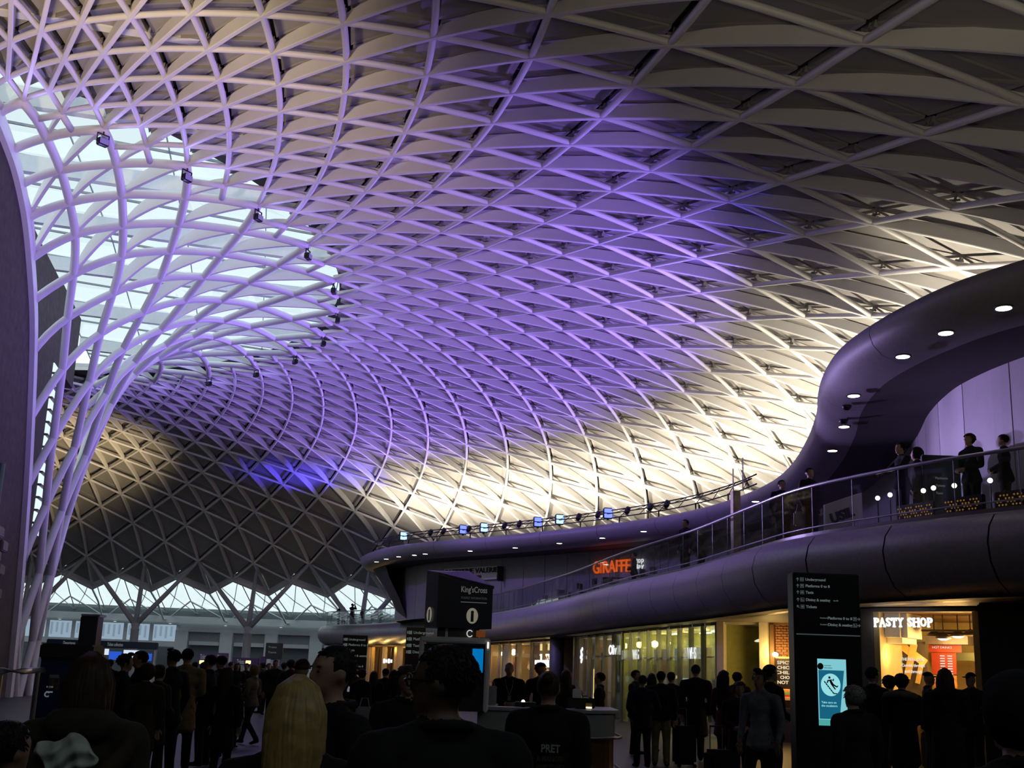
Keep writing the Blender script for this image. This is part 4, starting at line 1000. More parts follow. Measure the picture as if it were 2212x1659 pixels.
def RR(fx, fz): return (sx-sw/2+fx*sw, sz1-fz*(sz1-sz0))
b = MB(); b.rbox((sx, -.02, (sz0+sz1)/2), (sw+.03, .03, sz1-sz0+.03), .008); b.build('screen_frame', DARK, t)
flat('screen', [RR(0, 1), RR(1, 1), RR(1, 0), RR(0, 0)], SC1, -.037)
flat('screen_field', [RR(.03, .90), RR(.72, .90), RR(.92, .17), RR(.03, .17)], SC2, -.040)
flat('screen_band', [RR(0, 1), RR(1, 1), RR(1, .91), RR(0, .91)], SC3, -.040)
cx, cz = RR(.44, .39); rr = sw*.34
flat('screen_disc', [(cx+rr*math.cos(a*PI/16), cz+rr*1.12*math.sin(a*PI/16)) for a in range(32)], SC4, -.043)
cm, cn = RR(.10, .115); flat('screen_badge', [(cm+.035*math.cos(a*PI/8), cn+.038*math.sin(a*PI/8)) for a in range(16)], SCK, -.043)
b = MB()
def pl(pts): b.add([(cx+p[0]*rr, -.046, cz+p[1]*rr) for p in pts], [tuple(range(len(pts)))])
pl([(-.12+.12*math.cos(a*PI/6), .72+.12*math.sin(a*PI/6)) for a in range(12)])
pl([(-.32, .48), (.05, .52), (.28, .10), (.02, .02), (-.12, .36)]); pl([(-.32, .48), (-.42, .18), (-.32, .16), (-.18, .42)]); pl([(.0, .52), (.32, .36), (.34, .62), (.24, .62), (.22, .48), (.02, .58)])
pl([(.05, .05), (.25, .12), (.62, -.12), (.72, -.02), (.76, -.12), (.62, -.26), (.28, -.08)]); pl([(.0, .05), (.18, .05), (.52, -.42), (.40, -.46)])
for q in range(6): x0, z0 = -.62+.16*q, .38-.20*q; pl([(x0, z0), (x0+.16, z0-.20), (x0+.02, z0-.24), (x0-.08, z0-.06)])
pl([(.3, -.80), (.62, -.80), (.62, -.90), (.22, -.90)])
b.build('pictogram', SCK, t)
for i, s_ in enumerate(('Take care on', 'the escalators')): x_, z_ = RR(.1, .655+.05*i); text(s_, .032, SC4, t, (x_, -.046, z_), .002, .0005, 'LEFT')
for i, s_ in enumerate(('Customer', 'Information')): x_, z_ = RR(.22, .10+.035*i); text(s_, .02, SCK, t, (x_, -.046, z_), .002, .0002, 'LEFT')
lamp('AREA', Q+Vector((0, 0, 0))+Vector((-F0.x, -F0.y, 0))*.15+Vector((0, 0, (sz0+sz1)/2)), .6, (.4, .9, 1), Q+Vector((-F0.x, -F0.y, 0))*3+Vector((0, 0, 1.2)), .3, sy=.7)
for lab, xc, wp, yt, dp in (('dark navy direction totem with white poster, left of the information kiosk', 763, 54, 1372, 40), ('dark navy direction totem partly hidden by the information kiosk', 894, 42, 1355, 33)):
    t, Q, s, w, zt = totem(lab, xc, wp, yt, dp)
    bT = MB()
    for i in range(5 if wp > 50 else 4):
        z = zt-.16-.19*i; bT.box((-w/2+.13, -.03, z), (.10, .01, .10)); bT.box((-w/2+.05, -.03, z), (.04, .01, .08)); text(LN[i][0], .11, SIGT, t, (-w/2+.22, -.03, z), .006, .001, 'LEFT')
    o_ = bT.build('pictograms', ICON, t); o_['kind'] = 'stuff'
    if wp > 50:
        for i, s_ in enumerate(('Platforms 0 to 8', 'Tickets')): text(s_, .10, SIGT, t, (w/2-.1, -.03, zt-1.1-.16*i), .006, .001, 'RIGHT')
        b = MB(); b.box((-.02, -.03, zt-1.15-.55), (.56, .01, .6)); b.build('poster', glow('poster_white', (.55, .50, .62), .30), t)
        for q in range(4): b = MB(); b.box((-.12+.1*q, -.04, zt-1.6-.06*(q % 2)), (.09, .004, .22)); b.build('poster_mark', mat('map_mark', (.08, .07, .2), .6), t)

# ---------------------------------------------------------------- information kiosk: sign, neck, screen housing, desk
Q = floor_at(982, 17.0); s = 17.0/FPX
k = thing('information_sign', 'dark three sided information sign with violet lit curved top above a white screen housing', 'sign', Q, RZI)
NAVY = mat('kiosk_navy', (.014, .013, .024), .4, var=.1); HOUS = mat('housing_white', (.78, .76, .76), .5, var=.04)
def lx(x): return (x-982)*s
zb_, ztl, ztr = zfor(Q, 1356), zfor(Q, 1238), zfor(Q, 1262)
PT = [(lx(906), .55), (lx(938), -.02), (lx(972), -.02), (lx(1058), .12), (lx(1000), .95)]
HT = [zfor(Q, 1228), ztl, zfor(Q, 1250), ztr, ztl+.12]
b = MB(); vs = [(p[0], p[1], zb_) for p in PT]+[(p[0], p[1], h) for p, h in zip(PT, HT)]
b.add(vs, [(i, (i+1) % 5, 5+(i+1) % 5, 5+i) for i in range(5)]+[(4, 3, 2, 1, 0), (5, 6, 7, 8, 9)]); b.build('sign_body', NAVY, k, recalc=True)
b = MB(); n_ = 12; vs = []
for i in range(n_+1):
    f = i/n_; x = lx(906)+(lx(1060)-lx(906))*f
    zf_ = HT[0]+(ztr-HT[0])*(f**.8)-.05*math.sin(PI*f); yb_ = .9-.75*abs(f-.5)
    fr = min(.5-abs(f-.42)*1.0, .5); yf = .55-.6*min(1, f*4.5) if f < .22 else -.05+.18*(f-.22)/.78
    vs += [(x, yf-.02, zf_), (x, yf+.35+.25*math.sin(PI*f), zf_+.02+.10*math.sin(PI*f)), (x, yf+.35+.25*math.sin(PI*f), zf_-.02)]
b.add(vs, [(3*i, 3*i+3, 3*i+4, 3*i+1) for i in range(n_)]+[(3*i+1, 3*i+4, 3*i+5, 3*i+2) for i in range(n_)]); b.build('curved_top', mat('kiosk_top', (.62, .58, .62), .5), k, smooth=True)
GT = glow('kiosk_text', (.75, .75, .72), .12); GI = glow('kiosk_disc', (.80, .74, .55), .22)
ang = math.atan2(PT[3][1]-PT[2][1], PT[3][0]-PT[2][0])
def onf(x, z): f = (x-PT[2][0])/(PT[3][0]-PT[2][0]); return (x, PT[2][1]+(PT[3][1]-PT[2][1])*f-.015, z)
text("King'sCross", .13, GT, k, onf(lx(1017), zfor(Q, 1273)), .006, .001, width=58*s, rz=ang)
text('TOURIST INFORMATION', .05, glow('dim_text', (.5, .45, .4), .07), k, onf(lx(1017), zfor(Q, 1291)), .006, 0, width=58*s, rz=ang)
b = MB(); b.box((0, 0, 0), (58*s, .004, .01)); o = b.build('rule_line', GT, k); o.location = onf(lx(1017), zfor(Q, 1300)); o.rotation_euler = (0, 0, ang)
def disc(P, rx, rz_, a):
    b = MB(); b.add([(rx*math.cos(q*PI/16), 0, rz_*math.sin(q*PI/16)) for q in range(32)], [tuple(range(32))]); o = b.build('info_disc', GI, k); o.location = P; o.rotation_euler = (0, 0, a)
    o2 = text('i', rz_*1.9, NAVY, k, Vector(P)+Vector((0, -.012, -.01)), .006, .012, rz=a)
disc(onf(lx(1015), zfor(Q, 1329)), 13*s, 17*s, ang)
a2 = math.atan2(PT[1][1]-PT[0][1], PT[1][0]-PT[0][0]); f = .45
disc((PT[0][0]+(PT[1][0]-PT[0][0])*f-.015, PT[0][1]+(PT[1][1]-PT[0][1])*f-.015, zfor(Q, 1328)), .13, 17*s, a2)
zn0, zn1 = zfor(Q, 1378), zb_
b = MB(); b.rbox((lx(985), .4, (zn0+zn1)/2), (92*s, .5, zn1-zn0+.02), .02); b.build('neck', mat('neck_grey', (.06, .055, .055), .4), k)
b = MB(); b.rbox((lx(960), .12, (zn0+zn1)/2), (.04, .05, zn1-zn0), .01); b.build('neck_post', HOUS, k)
b = MB(); b.tube([(.045*math.cos(q*PI/8+.6), 0, .05*math.sin(q*PI/8+.6)) for q in range(14)], .008, 6); o = b.build('ring_mark', glow('ring_white', (1, 1, .95), .6), k); o.location = (lx(1011), .12, (zn0+zn1)/2)
b = MB(); b.box((lx(1035), .14, (zn0+zn1)/2), (20*s, .02, .1)); b.build('orange_panel', mat('orange_brick', (.35, .12, .03), .6, emit=(.35, .1, .02), estr=.25), k)
b = MB()
for cxx, cz_, ww, hh in ((979, 1382, 154, 12), (907, 1460, 10, 150), (1051, 1460, 10, 150)):
    zc = zfor(Q, cz_); b.rbox((lx(cxx), .35, zc if hh < 20 else zfor(Q, 1378)-.55), (ww*s, .5, hh*s if hh < 20 else 1.1), .02)
b.build('screen_housing', HOUS, k)
b = MB(); b.box((lx(979), .42, zfor(Q, 1378)-.6), (146*s, .3, 1.0)); b.build('screen_back', DARK, k)
b = MB(); b.box((lx(1030), .255, zfor(Q, 1425)), (24*s, .01, .36)); b.build('blue_screen', glow('kiosk_blue', (.0, .22, .62), .75), k)
b = MB(); b.tube([(lx(1052), .085, zfor(Q, 1384)), (lx(1052), .085, zfor(Q, 1398))], .012, 6); b.build('edge_light', glow('edge_white', (1, .98, .9), 1.2), k)
# curved desk
Q = floor_at(1200, 17.6); dsk = thing('information_desk', 'curved information desk with white upper panel and dark wood base', 'desk', Q, RZI)
s = 17.6/FPX
xl_, xr_ = (1035-1200)*s, (1338-1200)*s
def plan(off):
    p = [Vector((xl_+(xr_-.6-xl_)*i/8, off*-1, 0)) for i in range(9)]
    return p+[Vector((xr_-.6+(.6+off)*math.sin(a*PI/16), .6-(.6+off)*math.cos(a*PI/16), 0)) for a in range(1, 9)]+[Vector((xr_+off, .6+.35*i, 0)) for i in range(1, 5)]
def band(name, off, z0, z1, th, m_):
    q = [v+Vector((0, 0, z0)) for v in plan(off)]; b = MB(); b.sweep(q, [U0]*len(q), [(0, 0), (0, z1-z0), (-th, z1-z0), (-th, 0)]); b.build(name, m_, dsk, smooth=False)
WOODD = mat('desk_wood', (.12, .06, .025), .3, .0, .3, 3, spec=.6); DESKW = mat('desk_panel', (.27, .28, .27), .5, var=.04)
band('worktop', .06, 1.04, 1.09, .55, mat('worktop_grey', (.33, .33, .33), .35)); band('upper_panel', 0, .68, 1.04, .1, DESKW); band('wood_base', -.02, .03, .66, .1, WOODD); band('kick', -.08, 0, .05, .1, DARK)
for off, z, r_ in ((.10, .67, .022), (.14, .13, .022)):
    q = [v+Vector((0, 0, z)) for v in plan(off)]; b = MB(); b.tube(q, r_, 8); b.build('chrome_rail', RAIL, dsk, smooth=True)
# things on the desk
def dpos(x, y, z=1.09): return Q+Vector((R0.x, R0.y, 0))*((x-1200)*s)+Vector((F0.x, F0.y, 0))*y+Vector((0, 0, z))
for lab, nm, cat, x, y, d_, m_ in (('dark flat monitor facing the staff, behind the man in the printed jacket', 'monitor', 'monitor', 1262, .40, (.42, .05, .16), DARK), ('low dark leaflet tray on the desk', 'leaflet_tray', 'tray', 1138, .35, (.34, .22, .07), DARK), ('pale leaflet holder standing at the right part of the desk', 'leaflet_holder', 'holder', 1252, .5, (.14, .10, .30), HOUS), ('small white leaflet stand next to the taller leaflet holder', 'leaflet_stand', 'holder', 1272, .5, (.10, .08, .18), HOUS), ('white paper bag at the left end of the desk', 'paper_bag', 'bag', 1062, .45, (.18, .14, .30), mat('paper_grey', (.30, .30, .31), .7))):
    b = MB(); b.rbox((0, 0, d_[2]/2+.012), d_, .012)
    if nm == 'monitor': b.box((0, .03, .006), (.2, .14, .012))
    if 'leaflet' in nm: b.box((0, -d_[1]/2-.006, d_[2]*.35), (d_[0]*.9, .006, d_[2]*.5))
    if nm == 'paper_bag': b.tube([(-.05, 0, .3), (-.04, 0, .38), (.04, 0, .38), (.05, 0, .3)], .006, 6)
    o = b.build(nm, m_); o.location = dpos(x, y); o.rotation_euler.z = RZI; tag(o, lab, cat)
o = thing('candle_lamp', 'tiny glowing yellow light on the desk top', 'lamp', dpos(1133, .3, 1.09), RZI); b = MB(); b.lathe([(.03, 0), (.035, .02), (.02, .05)], 10); b.build('base', DARK, o); b = MB(); b.ell((0, 0, .08), (.03, .03, .035), 10, 8); b.build('bulb', HOTW, o, smooth=True)
o = thing('charity_box', 'small lit counter box with a bright slot at the right end of the desk', 'box', dpos(1276, .28), RZI); b = MB(); b.rbox((0, 0, .05), (.1, .08, .1), .008); b.build('box_body', GOLDP, o); b = MB(); b.box((0, -.042, .03), (.09, .004, .02)); b.build('slot_light', TUBE, o)

# ---------------------------------------------------------------- left side: stair rail, poster kiosk, far signs
Q = floor_at(40, 8.2); rl = thing('stair_railing', 'glass railing with steel handrail in the lower left corner', 'railing', Q, RZI+.35)
zr = zfor(Q, 1450)
b = MB(); b.tube([(-1.2, .35, zr+.01), (-.1, .0, zr), (.02, .1, zr), (.13, 1.2, zr)], .024, 8); b.build('handrail', RAIL, rl, smooth=True)
for i in range(2): b = MB(); b.box((-.9+.45*i, .24-.15*i, zr/2+.06), (.40, .014, zr-.2)); b.build('glass_pane', BG, rl)
for x, y in ((-1.15, .33), (-.12, .01), (.10, .9)): b = MB(); b.tube([(x, y, 0), (x, y, zr)], .02, 8); b.build('post', RAIL, rl)
Q = floor_at(122, 9.5); s = 9.5/FPX; kp = thing('poster_kiosk', 'dark blue kiosk with a small picture of a capped figure and white print', 'kiosk', Q, RZI)
zt = zfor(Q, 1392); NB = mat('kiosk_blue_panel', (.008, .014, .075), .4, var=.1)
b = MB(); b.rbox((0, .12, (zt-.1)/2), (74*s, .24, zt-.1), .01); b.build('body', NB, kp)
b = MB(); b.rbox((18*s, .12, zt-.06), (116*s, .30, .13), .015); b.build('head_box', INK, kp)
b = MB(); b.box((-2*s, -.008, zfor(Q, 1478)), (24*s, .008, 22*s)); b.build('picture', mat('kiosk_picture', (.10, .07, .05), .6, var=.8, scale=30), kp)
b = MB(); b.box((-2*s, -.014, zfor(Q, 1460)), (20*s, .006, 5*s)); b.box((-1*s, -.014, zfor(Q, 1464)), (22*s, .006, 2*s)); b.build('picture_cap', mat('cap_grey', (.22, .22, .22), .6), kp)
for y, h in ((1484, .012), (1495, .012)): b = MB(); b.box((-9*s, -.01, zfor(Q, y)), (14*s, .004, h)); b.build('print_line', SIGT, kp)
text('C', .06, SIGT, kp, (-14*s, -.012, zfor(Q, 1501)), .003, .002)
Q = floor_at(179, 38); s = 38/FPX; t = thing('upright_display', 'tall dark free standing display cabinet in front of the far windows', 'cabinet', Q, RZI)
zt = zfor(Q, 1331); b = MB(); b.rbox((0, .3, zt/2), (38*s, .6, zt), .03); b.build('body', mat('cabinet_black', (.03, .032, .032), .5), t); b = MB(); b.rbox((.05, .3, zt+.03), (42*s, .7, .08), .02); b.build('cap', mat('cap_pale', (.2, .22, .22), .5), t)
NV = mat('board_navy', (.008, .012, .05), .4); BL = glow('screen_royal', (.03, .12, .75), .8); BLW = glow('screen_white', (.75, .85, 1), .9)
Q = floor_at(212, 84); s = 84/FPX; t = thing('departure_header', 'long navy header board over bright blue screens in the far ticket area', 'sign', Q, RZI)
z0, z1 = zfor(Q, 1399), zfor(Q, 1384); b = MB(); b.rbox((0, .3, (z0+z1)/2), (240*s, .5, z1-z0), .05); b.build('header', NV, t)
text('Departures', .36, SIGT, t, (-70*s, .02, (z0+z1)/2), .02, .004, width=26*s); text('Ticket collection', .36, SIGT, t, (30*s, .02, (z0+z1)/2), .02, .004, width=34*s)
for x, wd, m_ in ((-108, 4, FARW), (-22, 4, FARW), (116, 4, FARW)): b = MB(); b.box((x*s, .4, z0/2), (wd*s, .3, z0)); b.build('support', m_, t)
for x, wd, y0, y1, m_ in ((-5, 30, 1414, 1401, BLW), (25, 26, 1424, 1406, BL), (60, 34, 1420, 1402, BLW), (95, 20, 1424, 1408, BL)): b = MB(); b.box((x*s, .8, (zfor(Q, y0)+zfor(Q, y1))/2), (wd*s, .1, zfor(Q, y1)-zfor(Q, y0))); b.build('screen', m_, t)
PUR = mat('ticket_purple', (.055, .012, .10), .45)
for lab, x, wd, y0, y1, dp, tx in (('purple ticket machine banner lettered Tickets twice', 456, 66, 1438, 1410, 70, ('Tickets', 'Tickets')), ('lower purple banner above the far ticket machines', 529, 56, 1437, 1421, 74, ('Tickets',)), ('narrow purple ticket banner beside the dark notice board', 566, 12, 1437, 1418, 74, ())):
    Q = floor_at(x, dp); s = dp/FPX; t = thing('ticket_banner', lab, 'sign', Q, RZI); z1, z0 = zfor(Q, y0), zfor(Q, y1)
    b = MB(); b.rbox((0, .15, (z1+z0)/2), (wd*s, .3, z0-z1), .03); b.build('banner', PUR, t)
    b = MB(); b.box((-wd*s*.35, .3, z1/2), (.16, .3, z1)); b.box((wd*s*.35, .3, z1/2), (.16, .3, z1)); b.build('machine', NV, t)
    for i, q in enumerate(tx): text(q, .42, SIGT, t, ((-.28+.56*i if len(tx) > 1 else -.2)*wd*s, -.02, z0-.28), .02, .006, width=16*s)
    if wd > 20: b = MB(); b.rbox((-wd*s*.32 if dp < 72 else wd*s*.1, -.02, z1+.2), (.34, .04, .22), .04); b.build('lit_window', HOT, t)
Q = floor_at(588, 66); s = 66/FPX; t = thing('notice_board', 'black notice board standing in front of the tree column by the ticket openings', 'sign', Q, RZI); z0, z1 = zfor(Q, 1424), zfor(Q, 1389)
b = MB(); b.rbox((0, .1, (z0+z1)/2), (37*s, .16, z1-z0), .02); b.build('board', INK, t); b = MB(); b.box((0, .1, z0/2), (.3, .1, z0)); b.build('post', DARK, t); b = MB(); b.box((.1, 0, z0-.22), (20*s, .05, .35)); b.build('white_notice', mat('notice_white', (.35, .34, .38), .6), t)
for i in range(2): text(('Trains', 'Taxis')[i], .16, SIGT, t, (-.1, .0, z1-.25-.3*i), .01, 0, width=.5)
# lamps in the fascia of the far hall
for i in range(9):
    P = FR(-1.6+i*.9, -.85, 4.95); o = thing('fascia_lamp', 'small white lamp under the far white fascia', 'lamp', P, 0, 'lamps along the far fascia'); b = MB(); b.lathe([(.2, 0), (.22, -.05), (.16, -.12)], 14); b.build('rim', FARW, o); b = MB(); b.lathe([(.15, -.125), (.0, -.14)], 14); b.build('disc', glow('fascia_disc', (1, .98, .9), 2.0), o)

# ---------------------------------------------------------------- furniture on the upper floor
def on_floor(x, dist_in, line=BEL):
    L = offs(line, -dist_in); 
    for dx in range(0, 120, 4):
        try: P = at_shop(x+dx, L); return Vector((P.x, P.y, ZF))
        except TypeError: pass
CHAIRM = mat('cafe_chair', (.03, .03, .035), .5); TABM = mat('cafe_table', (.05, .05, .055), .4)
proto = None
SEAT = [(1010+0*1, 1.2), (1206, 1.0), (1257, 1.0), (1291, 1.0), (1310, 1.2), (1375, 1.3), (1400, 1.4), (1330, 2.1), (1235, 2.0), (1180, 1.6)]
SN = ['next to the information sign', 'by the glass under the pale board', 'by the glass, left under the orange letters', 'by the glass, right under the orange letters', 'at the table with a menu card', 'under the white script sign', 'last before the dark seated guest', 'second row under the orange letters', 'second row left of the orange letters', 'second row near the black blade sign']
for i, (x, di) in enumerate(SEAT):
    P = on_floor(x, di)
    if proto is None:
        c = thing('cafe_chair', 'x', 'chair', P, 0, 'cafe chairs on the balcony'); proto = c
        b = MB(); b.rbox((0, 0, .45), (.44, .42, .04), .015); b.build('seat', CHAIRM, c)
        b = MB(); b.rbox((0, .21, .74), (.44, .03, .26), .01); b.build('backrest', CHAIRM, c)
        for sx_ in (-.2, .2):
            for sy_ in (-.19, .2): b = MB(); b.tube([(sx_, sy_, 0), (sx_, sy_, .9 if sy_ > 0 else .45)], .014, 6); b.build('leg', RAIL, c)
    else: c = copy_tree(proto)
    c.location = P; c.rotation_euler = (0, 0, (i*1.1) % 6.28); c['label'] = 'dark cafe chair on the balcony, '+SN[i]
proto = None; TN = ['holding a white menu card under the orange letters', 'under the white script sign', 'in the second row by the blade sign', 'near the information sign']
for i, (x, di) in enumerate(((1330, 1.2), (1392, 2.0), (1200, 2.4), (1075, 1.4))):
    P = on_floor(x, di)
    if proto is None:
        c = thing('cafe_table', 'x', 'table', P, 0, 'cafe tables on the balcony'); proto = c
        b = MB(); b.rbox((0, 0, .73), (.66, .66, .03), .01); b.build('tabletop', TABM, c); b = MB(); b.tube([(0, 0, .02), (0, 0, .72)], .03, 8); b.build('leg', RAIL, c); b = MB(); b.lathe([(.24, 0), (.24, .015), (.05, .03)], 16); b.build('base', RAIL, c)
    else: c = copy_tree(proto)
    c.location = P; c['label'] = 'square dark cafe table '+TN[i]
    if i < 2: b = MB(); b.box((0, 0, .12), (.20, .02, .24)); b.box((0, .03, .006), (.2, .1, .012)); o = b.build('menu_card', SIGNW); o.location = P+Vector((0, 0, .745)); o.rotation_euler.z = RZI; tag(o, 'white upright menu card on the table '+('under the orange letters' if i == 0 else 'under the white script sign'), 'menu')
P = on_floor(1593, .5); b = MB(); b.rbox((0, 0, 1.0), (.22, .22, 2.0), .02); o = b.build('timber_post', mat('pale_timber', (.45, .36, .20), .6, var=.4, scale=5)); o.location = P; tag(o, 'pale timber post with strong grain behind the balcony glass', 'post')
P = on_floor(1840, .9); t = thing('menu_sign', 'white sloping sign board with dark cut-off letters behind the balcony glass', 'sign', P, RZI+.5); b = MB(); b.add([(-.65, 0, .15), (.5, 0, .55), (.5, 0, 1.15), (-.65, 0, .75), (-.65, .05, .15), (.5, .05, .55), (.5, .05, 1.15), (-.65, .05, .75)], [(0, 1, 2, 3), (7, 6, 5, 4), (0, 4, 5, 1), (3, 2, 6, 7), (1, 5, 6, 2), (0, 3, 7, 4)]); b.build('board', SIGNW, t); o = text('USIL', .3, INK, t, (-.15, -.02, .56), .03, .01, width=.75); o.rotation_euler = (PI/2, -.34, 0); b = MB(); b.tube([(-.5, .06, 0), (-.5, .06, .3)], .02, 6); b.tube([(.4, .06, 0), (.4, .06, .6)], .02, 6); b.build('leg', RAIL, t)
GLB_ = glow('globe_bulb', (1.0, .93, .80), 5.0)
for i, (x, y, di) in enumerate(((1911, 1076, .8), (1939, 1069, .8), (2014, 1060, 1.0), (2037, 1054, 1.0), (2084, 1049, 1.0), (2165, 1038, 1.0))):
    P = on_floor(x, di); z = zfor(P, y); t = thing('globe_lamp', 'small white globe lamp behind the balcony glass, number %s from the left' % ('one', 'two', 'three', 'four', 'five', 'six')[i], 'lamp', P, 0, 'globe lamps behind the balcony glass')
    b = MB(); b.ell((0, 0, z-ZF), (.05, .05, .05), 12, 8); b.build('globe', GLB_, t, smooth=True); b = MB(); b.tube([(0, 0, .015), (0, 0, z-ZF-.05)], .012, 6); b.lathe([(.09, 0), (.09, .012), (.02, .02)], 12); b.build('stand', DARK, t)
AMBD = mat('amber_dot', (.5, .25, .03), .5, emit=(.6, .28, .03), estr=.35)  # amber reflections painted as small glowing dots
for i, (x0, x1) in enumerate(((1955, 2040), (2060, 2150), (2175, 2260))):
    A_, B_ = on_floor(x0, .55), on_floor(x1, .55); d = B_-A_; t = thing('planter_screen', ('left', 'middle', 'right')[i]+' dark low screen with painted amber honeycomb reflections behind the near balcony glass', 'screen', A_, math.atan2(d.y, d.x)); w = d.length
    b = MB(); b.rbox((w/2, 0, .26), (w, .1, .52), .02); b.build('panel', INK, t); b = MB()
    for r in range(7):
        for q in range(int(w/.07)-1):
            if (r*7+q*3+i) % 4: b.lathe([(.02, 0), (.016, .008)], 6, (0, 0, 0)); o_ = len(b.v)-12; b.v[o_:] = [(.06+q*.07+.035*(r % 2)+v[0], -.052-v[2], .08+r*.06+v[1]) for v in b.v[o_:]]
    o = b.build('amber_reflections', AMBD, t); o['kind'] = 'stuff'
P = on_floor(2055, 1.7); t = thing('upper_totem', 'dark direction board with white lines behind the leaning man on the balcony', 'sign', P, RZI); b = MB(); b.rbox((0, 0, .85), (.8, .12, 1.7), .02); b.build('board', TOT, t); 
for i in range(3): text(('Platforms', 'Tickets', 'Taxis')[i], .07, SIGT, t, (-.15, -.07, 1.2-.16*i), .004, 0, 'LEFT')

# ---------------------------------------------------------------- people: one continuous body each, hair and extras as children
SKIN = mat('skin', (.30, .17, .11), .55, var=.06, scale=10); SKIND = mat('skin_dark', (.10, .055, .035), .55, var=.06, scale=10)
def cloth(n, c): return mat('cloth_'+n, c, .9, var=.2, scale=14, bump=.15, spec=.2)
BLK = cloth('black', (.008, .0075, .008)); NVY = cloth('navy', (.007, .009, .02)); CHA = cloth('charcoal', (.016, .015, .016)); BRN = cloth('brown', (.028, .020, .014)); TAN = cloth('tan', (.17, .125, .06)); GRY = cloth('grey', (.16, .17, .18)); KHA = cloth('khaki', (.16, .13, .075)); RED = cloth('wine', (.05, .010, .010)); PRK = cloth('parka', (.030, .026, .020)); CRM = cloth('cream', (.42, .46, .40)); SHO = cloth('shoe', (.010, .009, .009))
HBK = mat('hair_black', (.010, .008, .007), .5, var=.3, scale=30, spec=.15); HBR = mat('hair_brown', (.035, .020, .012), .5, var=.3, scale=30, spec=.15); HBL = mat('hair_blonde', (.34, .23, .07), .45, var=.35, scale=25, bump=.3); HGR = mat('hair_grey', (.16, .15, .14), .55, var=.3, scale=30, spec=.15)
V = Vector
def hand_mesh():
    b = MB(); b.ell((0, 0, -.045), (.040, .016, .05), 12, 8)
    for i, (x, l) in enumerate(((-.028, .070), (-.010, .080), (.010, .075), (.027, .060))):
        b.tube([(x*.9, 0, -.075), (x, -.004, -.09-l*.4), (x*1.02, -.020, -.085-l*.8), (x*1.0, -.038, -.08-l)], [.0085, .0085, .0078, .006], 6)
    b.tube([(-.030, -.004, -.03), (-.054, -.014, -.062), (-.056, -.026, -.090)], [.011, .010, .007], 6)
    return b
def seglen(a, c): return max(1e-6, (c-a).length)
BODIES = {}
